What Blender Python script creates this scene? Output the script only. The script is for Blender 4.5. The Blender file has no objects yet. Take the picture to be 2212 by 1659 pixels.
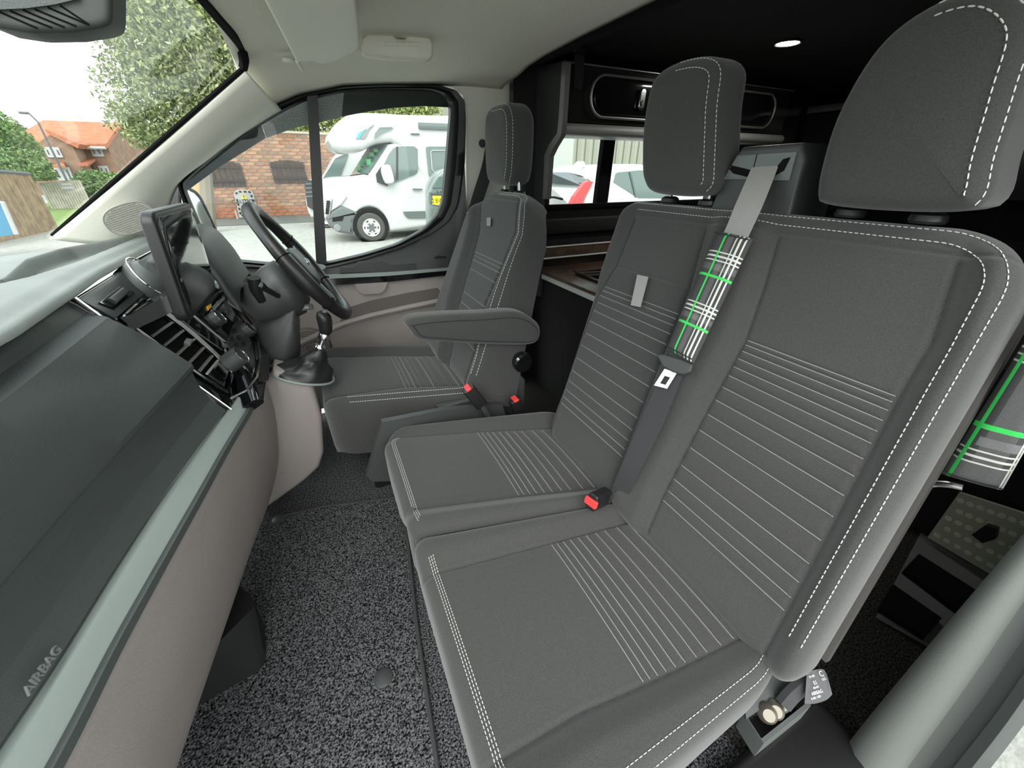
import bpy, bmesh, math, random
import numpy as np
from mathutils import Vector, Matrix
random.seed(7); np.random.seed(7)
SC = bpy.context.scene
COL = SC.collection
R = math.radians

# ------------------------------------------------------------------ camera
# van axes: +x to the rear, +y from the nearside door to the driver's side, +z up; z=0 is the cab floor
FPX, CAMP = 831.0, np.array([0.0, 0.0, 1.08])
TH, YAW = R(28.81), R(25.43)
CF = np.array([math.sin(YAW)*math.cos(TH), math.cos(YAW)*math.cos(TH), -math.sin(TH)])
CR = np.array([math.cos(YAW), -math.sin(YAW), 0.0])
CU = np.cross(CR, CF)
cd = bpy.data.cameras.new('camera'); cam = bpy.data.objects.new('camera', cd); COL.objects.link(cam)
cd.sensor_fit = 'HORIZONTAL'; cd.sensor_width = 36.0; cd.lens = 36.0*FPX/2212.0
cd.clip_start = 0.01; cd.clip_end = 500
M = Matrix.Identity(4)
for i in range(3):
    M[i][0], M[i][1], M[i][2], M[i][3] = CR[i], CU[i], -CF[i], CAMP[i]
cam.matrix_world = M
SC.camera = cam

# ------------------------------------------------------------------ world (bright overcast sky) and exposure
SC.view_settings.view_transform = 'Standard'; SC.view_settings.look = 'None'
SC.view_settings.gamma = 1.0; SC.view_settings.use_curve_mapping = False
SC.view_settings.exposure = 1.25
SC.cycles.use_denoising = True
SC.cycles.max_bounces = 10; SC.cycles.diffuse_bounces = 6; SC.cycles.transparent_max_bounces = 16
SC.cycles.sample_clamp_indirect = 8.0
w = bpy.data.worlds.new('overcast_sky'); SC.world = w; w.use_nodes = True
nt = w.node_tree; nt.nodes.clear()
def _n(t, **k):
    n = nt.nodes.new(t)
    for a, b in k.items(): setattr(n, a, b)
    return n
wo = _n('ShaderNodeOutputWorld'); bg = _n('ShaderNodeBackground'); tc = _n('ShaderNodeTexCoord')
mp = _n('ShaderNodeMapping'); mp.inputs['Scale'].default_value = (1.2, 1.2, 4.0)
no = _n('ShaderNodeTexNoise'); no.inputs['Scale'].default_value = 2.2; no.inputs['Detail'].default_value = 5
cr = _n('ShaderNodeValToRGB')
cr.color_ramp.elements[0].position = 0.36; cr.color_ramp.elements[0].color = (0.62, 0.78, 0.84, 1)
cr.color_ramp.elements[1].position = 0.52; cr.color_ramp.elements[1].color = (0.97, 1.0, 0.985, 1)
nt.links.new(tc.outputs['Generated'], mp.inputs['Vector']); nt.links.new(mp.outputs[0], no.inputs['Vector'])
nt.links.new(no.outputs['Fac'], cr.inputs['Fac']); nt.links.new(cr.outputs[0], bg.inputs['Color'])
bg.inputs['Strength'].default_value = 1.25
nt.links.new(bg.outputs[0], wo.inputs[0])
# soft sun behind thin cloud, from the nearside front
sd = bpy.data.lights.new('hazy_sun', 'SUN'); sd.energy = 1.3; sd.angle = R(50); sd.color = (1.0, 0.98, 0.94)
sun = bpy.data.objects.new('hazy_sun', sd); COL.objects.link(sun)
sun.rotation_euler = Vector((0.35, 0.75, -0.75)).to_track_quat('-Z', 'Y').to_euler()

# ------------------------------------------------------------------ measuring helpers (pixel of the 2212x1659 photo + one real-world plane -> a point in the van)
def ray(px, py):
    d = CF*FPX + CR*(px-1106.0) + CU*(829.5-py)
    return d/np.linalg.norm(d)
def at(px, py, **k):
    (a, v), = k.items(); i = 'xyz'.index(a); d = ray(px, py)
    return CAMP + d*((v-CAMP[i])/d[i])
def atp(px, py, P0, N):
    d = ray(px, py); P0 = np.array(P0, float); N = np.array(N, float)
    return CAMP + d*(((P0-CAMP) @ N)/(d @ N))
def V(*a): return np.array(a, float)
def unit(v): v = np.array(v, float); return v/np.linalg.norm(v)
def lerp(a, b, t): return a+(b-a)*t
def sst(x): x = np.clip(x, 0, 1); return x*x*(3-2*x)

# ------------------------------------------------------------------ materials
MATS = {}
def mat(name, col, rough=0.5, metal=0.0, bump=None, var=None, spec=0.5, coat=0.0, sheen=0.0, emit=None, alpha=None, trans=0.0, speck=None):
    m = bpy.data.materials.new(name); m.use_nodes = True; MATS[name] = m
    t = m.node_tree; p = t.nodes['Principled BSDF']; L = t.links
    p.inputs['Base Color'].default_value = (*col, 1); p.inputs['Roughness'].default_value = rough
    p.inputs['Metallic'].default_value = metal; p.inputs['Specular IOR Level'].default_value = spec
    p.inputs['Coat Weight'].default_value = coat; p.inputs['Coat Roughness'].default_value = 0.05
    p.inputs['Sheen Weight'].default_value = sheen; p.inputs['Sheen Roughness'].default_value = 0.5
    if trans: p.inputs['Transmission Weight'].default_value = trans
    if alpha is not None: p.inputs['Alpha'].default_value = alpha
    if emit: p.inputs['Emission Color'].default_value = (*emit[0], 1); p.inputs['Emission Strength'].default_value = emit[1]
    tcn = t.nodes.new('ShaderNodeTexCoord')
    if var:   # (scale, amount, detail): soft colour variation
        n = t.nodes.new('ShaderNodeTexNoise'); n.inputs['Scale'].default_value = var[0]; n.inputs['Detail'].default_value = var[2] if len(var) > 2 else 4
        L.new(tcn.outputs['Object'], n.inputs['Vector'])
        mr = t.nodes.new('ShaderNodeMapRange'); mr.inputs[1].default_value = 0.3; mr.inputs[2].default_value = 0.7
        mr.inputs[3].default_value = 1-var[1]; mr.inputs[4].default_value = 1+var[1]
        L.new(n.outputs['Fac'], mr.inputs[0])
        mx = t.nodes.new('ShaderNodeMix'); mx.data_type = 'RGBA'; mx.blend_type = 'MULTIPLY'; mx.inputs[0].default_value = 1
        mx.inputs[6].default_value = (*col, 1); L.new(mr.outputs[0], mx.inputs[7])
        L.new(mx.outputs[2], p.inputs['Base Color'])
    if speck:  # (scale, colour A, colour B, lo, hi): speckle
        n = t.nodes.new('ShaderNodeTexNoise'); n.inputs['Scale'].default_value = speck[0]; n.inputs['Detail'].default_value = 3; n.inputs['Roughness'].default_value = 0.7
        L.new(tcn.outputs['Object'], n.inputs['Vector'])
        r = t.nodes.new('ShaderNodeValToRGB'); r.color_ramp.elements[0].position = speck[3]; r.color_ramp.elements[1].position = speck[4]
        r.color_ramp.elements[0].color = (*speck[1], 1); r.color_ramp.elements[1].color = (*speck[2], 1)
        L.new(n.outputs['Fac'], r.inputs['Fac']); L.new(r.outputs[0], p.inputs['Base Color'])
    if bump:  # (scale, strength, distance)
        n = t.nodes.new('ShaderNodeTexNoise'); n.inputs['Scale'].default_value = bump[0]; n.inputs['Detail'].default_value = 2
        L.new(tcn.outputs['Object'], n.inputs['Vector'])
        b = t.nodes.new('ShaderNodeBump'); b.inputs['Strength'].default_value = bump[1]; b.inputs['Distance'].default_value = bump[2]
        L.new(n.outputs['Fac'], b.inputs['Height']); L.new(b.outputs[0], p.inputs['Normal'])
    return m
def glass(name, tint=(0.97, 1, 0.985), gloss=0.06, rough=0.0):
    m = bpy.data.materials.new(name); m.use_nodes = True; MATS[name] = m
    t = m.node_tree; t.nodes.clear(); L = t.links
    o = t.nodes.new('ShaderNodeOutputMaterial'); a = t.nodes.new('ShaderNodeBsdfTransparent'); g = t.nodes.new('ShaderNodeBsdfGlossy')
    a.inputs[0].default_value = (*tint, 1); g.inputs['Roughness'].default_value = rough
    lw = t.nodes.new('ShaderNodeLayerWeight'); lw.inputs[0].default_value = 0.25
    mr = t.nodes.new('ShaderNodeMapRange'); mr.inputs[3].default_value = gloss*0.5; mr.inputs[4].default_value = min(1, gloss*6)
    L.new(lw.outputs['Fresnel'], mr.inputs[0])
    mx = t.nodes.new('ShaderNodeMixShader'); L.new(mr.outputs[0], mx.inputs[0]); L.new(a.outputs[0], mx.inputs[1]); L.new(g.outputs[0], mx.inputs[2]); L.new(mx.outputs[0], o.inputs[0])
    return m
mat('fabric', (0.0525, 0.0525, 0.051), 0.95, bump=(1500, 0.5, 0.0006), var=(700, 0.22, 3), spec=0.15, sheen=0.25)
mat('fabric_panel', (0.050, 0.0495, 0.0485), 0.95, bump=(1300, 0.5, 0.0006), var=(900, 0.28, 3), spec=0.15, sheen=0.25)
mat('thread', (0.62, 0.62, 0.58), 0.8)
mat('piping', (0.26, 0.27, 0.26), 0.85)
mat('seam', (0.02, 0.02, 0.02), 0.9)
mat('dark_plastic', (0.045, 0.048, 0.047), 0.45, bump=(500, 0.25, 0.0008), spec=0.5)
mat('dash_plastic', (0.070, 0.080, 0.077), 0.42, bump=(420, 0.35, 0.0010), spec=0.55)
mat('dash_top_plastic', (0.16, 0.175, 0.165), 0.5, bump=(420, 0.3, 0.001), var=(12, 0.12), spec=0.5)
mat('black_plastic', (0.012, 0.012, 0.012), 0.4, spec=0.5)
mat('matt_black', (0.006, 0.006, 0.006), 0.9, spec=0.1)
mat('gloss_black', (0.006, 0.006, 0.007), 0.07, spec=0.6, coat=0.6)
mat('satin_silver', (0.32, 0.365, 0.345), 0.45, metal=0.25, spec=0.5, bump=(600, 0.06, 0.0006))
mat('chrome', (0.75, 0.76, 0.75), 0.14, metal=1.0); mat('bright_trim', (0.70, 0.69, 0.67), 0.3, metal=0.55)
mat('metal', (0.5, 0.5, 0.49), 0.3, metal=1.0)
mat('beige_plastic', (0.33, 0.29, 0.272), 0.5, bump=(480, 0.35, 0.0009), var=(300, 0.06), spec=0.45)
mat('headliner', (0.74, 0.72, 0.635), 0.95, bump=(600, 0.25, 0.0008), var=(300, 0.06), spec=0.1)
mat('pillar_cream', (0.74, 0.725, 0.645), 0.6, bump=(500, 0.15, 0.0006), var=(350, 0.05), spec=0.3)
mat('carpet', (0.1, 0.1, 0.1), 1.0, speck=(230, (0.003, 0.003, 0.004), (0.26, 0.26, 0.27), 0.42, 0.70), bump=(300, 1.0, 0.004), spec=0.05)
mat('carpet_edge', (0.05, 0.05, 0.05), 0.95, bump=(700, 0.8, 0.002))
mat('rear_carpet', (0.02, 0.02, 0.019), 1.0, speck=(220, (0.006, 0.006, 0.006), (0.10, 0.096, 0.085), 0.4, 0.7), bump=(300, 0.6, 0.003), spec=0.05)
mat('belt_web', (0.30, 0.29, 0.285), 0.75, bump=(1200, 0.4, 0.0006), var=(900, 0.12))
mat('belt_dark', (0.035, 0.034, 0.037), 0.75, bump=(1200, 0.4, 0.0006))
mat('red_button', (0.75, 0.05, 0.05), 0.4)
mat('leather', (0.016, 0.016, 0.016), 0.38, bump=(260, 0.35, 0.001), spec=0.5)
mat('rear_black', (0.016, 0.016, 0.015), 0.25, spec=0.5)
mat('rear_lining', (0.010, 0.010, 0.010), 0.95, bump=(300, 0.4, 0.002))
mat('alu_trim', (0.42, 0.42, 0.41), 0.35, metal=0.8)
mat('white_trim', (0.75, 0.75, 0.72), 0.4)
mat('led', (1, 1, 1), 0.4, emit=((1.0, 0.98, 0.92), 120.0))
mat('screen_glass', (0.010, 0.011, 0.012), 0.04, spec=0.7, coat=0.5)
mat('label_white', (0.8, 0.8, 0.8), 0.6)
mat('green_stripe', (0.04, 0.60, 0.10), 0.8)
mat('tartan_dark', (0.05, 0.05, 0.05), 0.9, bump=(1400, 0.4, 0.0006), var=(900, 0.2))
mat('tartan_mid', (0.10, 0.10, 0.10), 0.9, bump=(1400, 0.4, 0.0006), var=(900, 0.2))
mat('tartan_light', (0.17, 0.17, 0.17), 0.9, bump=(1400, 0.4, 0.0006), var=(900, 0.2))
glass('clear_glass', gloss=0.03); glass('screen_pane', gloss=0.035); glass('dark_glass', (0.08, 0.09, 0.09), 0.08)
def m_(x): return MATS[x] if isinstance(x, str) else x

# ------------------------------------------------------------------ mesh helpers
def tag(o, label=None, cat=None, group=None, kind=None):
    if label: o['label'] = label
    if cat: o['category'] = cat
    if group: o['group'] = group
    if kind: o['kind'] = kind
    return o
def thing(name, label, cat, loc=(0, 0, 0), rot=(0, 0, 0), group=None):
    o = bpy.data.objects.new(name, None); COL.objects.link(o); o.empty_display_size = 0.1
    o.location = loc; o.rotation_euler = rot
    return tag(o, label, cat, group)
def obj(name, verts, faces, material, parent=None, smooth=35, local=False, label=None, kind=None):
    """one mesh object; verts are world coordinates unless local=True"""
    me = bpy.data.meshes.new(name)
    vs = np.asarray(verts, float).reshape(-1, 3)
    if parent is not None and not local:
        o0 = parent
        mw = Matrix.LocRotScale(o0.location, o0.rotation_euler, o0.scale)
        if o0.parent is not None:
            p0 = o0.parent; mw = Matrix.LocRotScale(p0.location, p0.rotation_euler, p0.scale) @ mw
        inv = np.array(mw.inverted())
        vs = vs @ inv[:3, :3].T + inv[:3, 3]
    me.from_pydata(vs.tolist(), [], [list(f) for f in faces]); me.update()
    bm = bmesh.new(); bm.from_mesh(me); bmesh.ops.recalc_face_normals(bm, faces=bm.faces); bm.to_mesh(me); bm.free()
    if smooth:
        me.shade_smooth()
        if smooth < 180: me.set_sharp_from_angle(angle=R(smooth))
    me.materials.append(m_(material))
    o = bpy.data.objects.new(name, me); COL.objects.link(o)
    if parent is not None: o.parent = parent
    if label: o['label'] = label
    if kind: o['kind'] = kind
    return o
class MB:
    def __init__(s): s.v = []; s.f = []; s.n = 0
    def add(s, v, f):
        v = np.asarray(v, float).reshape(-1, 3)
        s.v.append(v); s.f += [[i+s.n for i in q] for q in f]; s.n += len(v); return s
    def build(s, name, material, parent=None, **k): return obj(name, np.concatenate(s.v), s.f, material, parent, **k)
def frame(d, up=(0, 0, 1)):
    d = unit(d); up = np.array(up, float)
    if abs(d @ unit(up)) > 0.98: up = V(1, 0, 0)
    s = unit(np.cross(d, up)); return s, np.cross(s, d), d
def tube(path, r, n=8, closed=False, cap=True):
    P = np.asarray(path, float); m = len(P)
    r = np.broadcast_to(np.asarray(r, float), (m,))
    T = np.roll(P, -1, 0)-np.roll(P, 1, 0) if closed else np.gradient(P, axis=0)
    T = T/np.maximum(np.linalg.norm(T, axis=1, keepdims=True), 1e-9)
    s, u, d = frame(T[0]); vs = []
    for i in range(m):
        t = T[i]; s = unit(s-(s @ t)*t); u = np.cross(t, s)*-1
        for k in range(n):
            a = 2*math.pi*k/n; vs.append(P[i]+(s*math.cos(a)+u*math.sin(a))*r[i])
    fs = []
    for i in range(m if closed else m-1):
        j = (i+1) % m
        for k in range(n):
            l = (k+1) % n; fs.append([i*n+k, i*n+l, j*n+l, j*n+k])
    if cap and not closed: fs += [list(range(n))[::-1], [(m-1)*n+k for k in range(n)]]
    return vs, fs
def loft(rings, closed=True, cap=True, closed_path=False):
    n = len(rings[0]); m = len(rings); vs = np.concatenate([np.asarray(r, float) for r in rings]); fs = []
    for i in range(m if closed_path else m-1):
        j = (i+1) % m
        for k in range(n if closed else n-1):
            l = (k+1) % n; fs.append([i*n+k, i*n+l, j*n+l, j*n+k])
    if cap and not closed_path and closed: fs += [list(range(n))[::-1], [(m-1)*n+k for k in range(n)]]
    return vs, fs
def gridsurf(P):  # P: (nu,nv,3)
    nu, nv = P.shape[:2]
    idx = np.arange(nu*nv).reshape(nu, nv)
    f = np.stack([idx[:-1, :-1], idx[1:, :-1], idx[1:, 1:], idx[:-1, 1:]], -1).reshape(-1, 4)
    return P.reshape(-1, 3), f.tolist()
def spline(pts, n=40, closed=False):
    P = np.asarray(pts, float); m = len(P)
    if closed: Q = np.concatenate([P[-1:], P, P[:2]])
    else: Q = np.concatenate([2*P[:1]-P[1:2], P, 2*P[-1:]-P[-2:-1]])
    segs = m if closed else m-1; out = []
    per = max(2, int(math.ceil(n/segs)))
    for i in range(segs):
        p0, p1, p2, p3 = Q[i], Q[i+1], Q[i+2], Q[i+3]
        for k in range(per):
            t = k/per
            out.append(0.5*((2*p1)+(-p0+p2)*t+(2*p0-5*p1+4*p2-p3)*t*t+(-p0+3*p1-3*p2+p3)*t**3))
    if not closed: out.append(P[-1])
    return np.array(out)
def resample(P, n, closed=False):
    P = np.asarray(P, float)
    if closed: P = np.concatenate([P, P[:1]])
    d = np.concatenate([[0], np.cumsum(np.linalg.norm(np.diff(P, axis=0), axis=1))])
    t = np.linspace(0, d[-1], n+1)[:-1] if closed else np.linspace(0, d[-1], n)
    return np.stack([np.interp(t, d, P[:, i]) for i in range(P.shape[1])], 1)
def rrect(w, h, r, n=5):
    """rounded rectangle outline centred on 0"""
    out = []; rr = r if hasattr(r, '__len__') else (r,)*4
    for q, (sx, sy) in enumerate(((1, 1), (-1, 1), (-1, -1), (1, -1))):
        for k in range(n+1):
            a = math.pi/2*(q+k/n); out.append((sx*(w/2-rr[q])+rr[q]*math.cos(a), sy*(h/2-rr[q])+rr[q]*math.sin(a)))
    return np.array(out)
def offset_in(O, d):
    """move a closed 2-D outline inwards by d (counter-clockwise outline)"""
    O = np.asarray(O, float); a = np.roll(O, 1, 0); b = np.roll(O, -1, 0); t = b-a; t /= np.maximum(np.linalg.norm(t, axis=1, keepdims=True), 1e-9)
    return O+np.stack([-t[:, 1], t[:, 0]], 1)*d
def ccw(O):
    O = np.asarray(O, float); x, y = O[:, 0], O[:, 1]
    return O if (x*np.roll(y, -1)-np.roll(x, -1)*y).sum() > 0 else O[::-1]
def puff(outline, o, ux, uy, T, r=0.01, dome=0.0, seg=5, back_r=None, flat=False):
    """solid from a 2-D outline in the frame (o,ux,uy), thickness T along ux x uy, rounded rims and a domed front"""
    O = ccw(outline); o = np.array(o, float); ux = unit(ux); uy = unit(uy); uz = np.cross(ux, uy); rings = []; br = r if back_r is None else back_r
    c = O.mean(0)
    def ring(Q, t): return o+Q[:, :1]*ux+Q[:, 1:]*uy+t*uz
    for k in range(seg+1):
        a = math.pi/2*k/seg; rings.append(ring(offset_in(O, br*(1-math.sin(a))), br*(1-math.cos(a))))
    for k in range(seg+1):
        a = math.pi/2*k/seg; rings.append(ring(offset_in(O, r*(1-math.cos(a))), T-r*(1-math.sin(a))))
    I = offset_in(O, r)
    for s in () if flat else (0.8, 0.6, 0.4, 0.2, 0.08, 0.02):
        rings.append(ring(c+(I-c)*s, T+dome*(1-s*s)))
    return loft(rings)
def box(c, s, rot=None):
    c = np.array(c, float); s = np.array(s, float)/2
    v = np.array([[x, y, z] for x in (-1, 1) for y in (-1, 1) for z in (-1, 1)], float)*s
    if rot is not None: v = v @ np.array(Matrix(rot).to_3x3() if not isinstance(rot, np.ndarray) else rot).T
    return v+c, [[0, 1, 3, 2], [4, 6, 7, 5], [0, 4, 5, 1], [2, 3, 7, 6], [0, 2, 6, 4], [1, 5, 7, 3]]
def bbox_(c, s, b=0.004, seg=2, rot=None):
    """bevelled box"""
    bm = bmesh.new(); bmesh.ops.create_cube(bm, size=1)
    for v in bm.verts: v.co = Vector((v.co.x*s[0], v.co.y*s[1], v.co.z*s[2]))
    bmesh.ops.bevel(bm, geom=bm.edges[:], offset=min(b, min(s)*0.49), segments=seg, profile=0.5, affect='EDGES')
    vs = np.array([v.co[:] for v in bm.verts]); bm.verts.index_update(); fs = [[v.index for v in f.verts] for f in bm.faces]; bm.free()
    if rot is not None: vs = vs @ np.asarray(rot, float).T
    return vs+np.array(c, float), fs
def rotm(ax, ang): return np.array(Matrix.Rotation(ang, 3, ax))
def lathe(prof, o, d, n=24, up=(0, 0, 1)):
    """profile [(radius, along)] revolved round direction d at o"""
    s, u, t = frame(d, up); o = np.array(o, float); rings = []
    for r, z in prof:
        rings.append([o+t*z+(s*math.cos(2*math.pi*k/n)+u*math.sin(2*math.pi*k/n))*max(r, 1e-5) for k in range(n)])
    return loft(rings)
def prism(poly, o, ux, uy, T):
    P = ccw(poly); o = np.array(o, float); ux = unit(ux); uy = unit(uy); uz = np.cross(ux, uy)
    a = o+P[:, :1]*ux+P[:, 1:]*uy
    return loft([a, a+uz*T])
def plate(pts, T, d):
    """polygon given as 3-D points, thickened by T along d"""
    a = np.asarray(pts, float); return loft([a, a+unit(d)*T])
def strip(A, B, T, d):
    """band between two 3-D polylines A and B, thickened by T along d"""
    A = np.asarray(A, float); B = np.asarray(B, float); d = unit(d)*T; n = len(A)
    rings = [[A[i], B[i], B[i]+d, A[i]+d] for i in range(n)]
    return loft(rings)
def text_mesh(s, size=0.1, extrude=0.002, bold=False):
    c = bpy.data.curves.new('t', 'FONT'); c.body = s; c.size = size; c.extrude = extrude; c.align_x = 'CENTER'; c.align_y = 'CENTER'; c.resolution_u = 3
    o = bpy.data.objects.new('t', c); COL.objects.link(o)
    dg = bpy.context.evaluated_depsgraph_get(); me = o.evaluated_get(dg).to_mesh()
    v = np.array([x.co[:] for x in me.vertices]); f = [list(p.vertices) for p in me.polygons]
    o.evaluated_get(dg).to_mesh_clear(); bpy.data.objects.remove(o); bpy.data.curves.remove(c)
    return v, f
def lettering(s, o, ux, uy, size, material, parent, name='lettering', extrude=0.0006, stretch=1.0):
    v, f = text_mesh(s, size, extrude); ux = unit(ux); uy = unit(uy); uz = np.cross(ux, uy)
    return obj(name, np.array(o)+v[:, :1]*stretch*ux+v[:, 1:2]*uy+v[:, 2:]*uz, f, material, parent, smooth=0)
def dashes(path, r=0.0009, period=0.0085, duty=0.68):
    """stitching: short threads along a 3-D polyline"""
    P = np.asarray(path, float); d = np.concatenate([[0], np.cumsum(np.linalg.norm(np.diff(P, axis=0), axis=1))])
    n = max(1, int(d[-1]/period)); mb = MB()
    for k in range(n):
        t = np.array([k, k+duty*0.5, k+duty])*period
        q = np.stack([np.interp(t, d, P[:, i]) for i in range(3)], 1)
        mb.add(*tube(q, [r*0.7, r, r*0.7], 4))
    return np.concatenate(mb.v), mb.f
# ------------------------------------------------------------------ the setting: cab shell
def struct(o): o['kind'] = 'structure'; return o
YD = 1.88
# floor, floor mat
mb = MB(); mb.add(*box((-0.235, 0.93, -0.02), (1.63, 1.96, 0.04))); struct(mb.build('floor', 'carpet', smooth=0))
mb = MB(); mb.add(*box((1.915, 0.93, -0.03), (2.67, 1.96, 0.06))); struct(mb.build('floor', 'rear_carpet', smooth=0))
mt = thing('floor_mat', 'dark speckled carpet mat in the passenger footwell', 'floor mat', tuple(at(700, 1400, z=0.0)))
pts = [at(px, py, z=0.0) for px, py in ((560, 1130), (700, 1098), (866, 1078), (882, 1180), (900, 1350), (945, 1659), (975, 1900), (300, 1900), (330, 1500), (500, 1200))]
pts = resample(np.array(pts), 120, True)
obj('mat_pile', *plate(pts, 0.010, (0, 0, 1)), 'carpet', mt)
obj('bound_edge', *tube(pts+V(0, 0, 0.008), 0.006, 6, closed=True), 'carpet_edge', mt)
for px, py, z in ((828, 1465, 0.010), (818, 1044, 0.001), (603, 1122, 0.010)):
    c = at(px, py, z=z)
    d = obj('carpet_fixing', *lathe([(0, 0), (0.022, 0), (0.022, 0.003), (0.018, 0.005), (0, 0.005)], c, (0, 0, 1), 24), 'dark_plastic')
    tag(d, {828: 'round grey carpet fixing on the middle of the footwell mat', 818: 'round dark carpet fixing beside the far bench cushion', 603: 'round dark carpet fixing at the far corner of the mat by the console'}[px], 'fixing', 'round carpet fixings')
# door 1: the driver's door
door = struct(bpy.data.objects.new('door_1', None)); COL.objects.link(door); door.location = (0.1, 1.9, 0.1)
def dp(L, y): return [at(a, b, y=y) for a, b in L]
inner = dp([(394, 400), (425, 371), (455, 346), (516, 296), (571, 264), (615, 238), (661, 216), (742, 197), (828, 192), (930, 194), (959, 203), (973, 223), (973, 252), (964, 354), (956, 435), (944, 466), (915, 495), (857, 527), (785, 549), (704, 568)], YD)+[V(-0.2, YD, 0.755), V(-0.38, YD, 0.79)]
outer = dp([(378, 384), (408, 357), (438, 336), (501, 287), (555, 252), (600, 226), (650, 205), (742, 187), (828, 184), (945, 183), (985, 195), (1003, 218), (1006, 252), (1004, 354), (990, 445), (970, 480), (930, 507), (865, 536), (787, 560), (704, 580)], YD)+[V(-0.2, YD, 0.735), V(-0.42, YD, 0.78)]
def curve_loop(L, n=160):
    return resample(np.array(L), n, True)
def pair(a, b, n=220):
    """resample two loops with matching vertices"""
    A = np.array(a); B = np.array(b); A = np.concatenate([A, A[:1]]); B = np.concatenate([B, B[:1]])
    k = np.linspace(0, len(A)-1, n+1)[:-1]; i = np.arange(len(A))
    f = lambda P: np.stack([np.interp(k, i, P[:, j]) for j in range(3)], 1)
    return f(A), f(B)
Ai, Ao = pair(inner, outer)
def smooth_loop(P, it=3):
    for _ in range(it): P = (np.roll(P, 1, 0)+2*P+np.roll(P, -1, 0))/4
    return P
Ai, Ao = smooth_loop(Ai), smooth_loop(Ao)
dy = V(0, 1, 0)
mid = (Ai+Ao)/2
rings = [Ao+dy*0.03, Ao-dy*0.005, mid*0.3+Ao*0.7-dy*0.016, mid-dy*0.012, mid-dy*0.002, Ai*0.7+mid*0.3-dy*0.008, Ai-dy*0.002, Ai+dy*0.03]
fr_ = obj('window_seal', *loft([np.array(r) for r in rings], cap=False, closed_path=True), 'black_plastic', door, smooth=50)
obj('window_pane', *plate(Ai+dy*0.012, 0.004, dy), 'clear_glass', door, smooth=0)
obj('window_divider', *loft([[*dp([(663, 208), (686, 205)], YD-0.008), *dp([(686, 205), (663, 208)], YD+0.03)], [*dp([(683, 570), (706, 570)], YD-0.008), *dp([(706, 570), (683, 570)], YD+0.03)]]), 'black_plastic', door)
# smoked wind deflectors outside the glass
mat('smoked', (0.010, 0.012, 0.012), 0.45, spec=0.3); mat('grey_speckle', (0.09, 0.092, 0.095), 0.7, spec=0.2, speck=(260, (0.13, 0.132, 0.137), (0.36, 0.36, 0.365), 0.35, 0.65))
obj('wind_deflector', *plate(dp([(744, 192), (828, 187), (930, 189), (962, 197), (976, 223), (974, 232), (915, 229), (850, 233), (800, 240), (738, 252)], YD+0.045), 0.004, dy), 'smoked', door)
obj('deflector_patch', *plate(dp([(562, 262), (600, 240), (661, 210), (744, 192), (738, 252), (700, 262), (640, 275), (576, 298)], YD+0.047), 0.004, dy), 'grey_speckle', door, label='grey speckled middle piece of the deflector')  # middle piece, coloured with a pale grey noise speckle
obj('wind_deflector', *plate(dp([(384, 400), (425, 366), (455, 341), (516, 291), (562, 262), (574, 298), (530, 326), (480, 357), (440, 386), (404, 412), (392, 425)], YD+0.045), 0.004, dy), 'smoked', door)
# door upper trim: shoulder, chrome line, gloss band, beige card
top_ = np.array([V(-0.5, 1.875, 0.775), V(-0.2, 1.875, 0.735)]+dp([(704, 579), (787, 559), (865, 535), (930, 506), (962, 482), (985, 447), (1004, 360)], 1.875))
sh_ = np.array([V(-0.5, 1.835, 0.70), V(-0.2, 1.835, 0.695)]+dp([(704, 594), (770, 592), (840, 588), (905, 584), (950, 580), (985, 577), (1012, 574)], 1.835))
def rail(P, n=70):
    k = np.linspace(0, len(P)-1, n); i = np.arange(len(P)); return np.stack([np.interp(k, i, P[:, j]) for j in range(3)], 1)
T1, S1 = rail(top_), rail(sh_)
sm = lambda P: np.concatenate([P[:1], (P[:-2]+2*P[1:-1]+P[2:])/4, P[-1:]])
for _ in range(4): T1, S1 = sm(T1), sm(S1)
q1 = lerp(T1, S1, 0.25); q1[:, 1] -= 0.004; q2 = lerp(T1, S1, 0.7); q2[:, 1] -= 0.004
obj('door_shoulder', *loft([[T1[i]+dy*0.03, T1[i], q1[i], q2[i], S1[i], S1[i]+dy*0.05] for i in range(len(T1))]), 'dark_plastic', door, smooth=60, label='dark moulded door top trim')
# raised grab recess and lock oval on the shoulder
gr = dp([(735, 577), (762, 577), (775, 566), (820, 564), (850, 574), (900, 570), (900, 582), (735, 590)], 1.832)
obj('grab_moulding', *plate(gr, 0.012, (0, 1, 0)), 'dark_plastic', door)
ov = dp([(690+14*math.cos(t*math.pi/10), 577+6*math.sin(t*math.pi/10)) for t in range(20)], 1.828)
obj('lock_surround', *plate(ov, 0.006, (0, 1, 0)), 'satin_silver', door)
obj('door_pull', *plate(dp([(937, 556), (942, 552), (962, 553), (964, 557), (938, 559)], 1.845), 0.006, (0, -1, 0)), 'chrome', door)
def band(Lt, Lb, y, T, name, m):
    A = rail(np.array(Lt), 30); B = rail(np.array(Lb), 30)
    return obj(name, *strip(A, B, T, (0, 1, 0)), m, door)
band([V(-0.5, 1.83, 0.70), V(-0.2, 1.83, 0.695)]+dp([(704, 594), (840, 588), (985, 577), (1012, 575)], 1.83), [V(-0.5, 1.83, 0.685), V(-0.2, 1.83, 0.68)]+dp([(712, 602), (840, 596), (985, 583), (1012, 581)], 1.83), 1.83, 0.02, 'chrome_strip', 'satin_silver')
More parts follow.
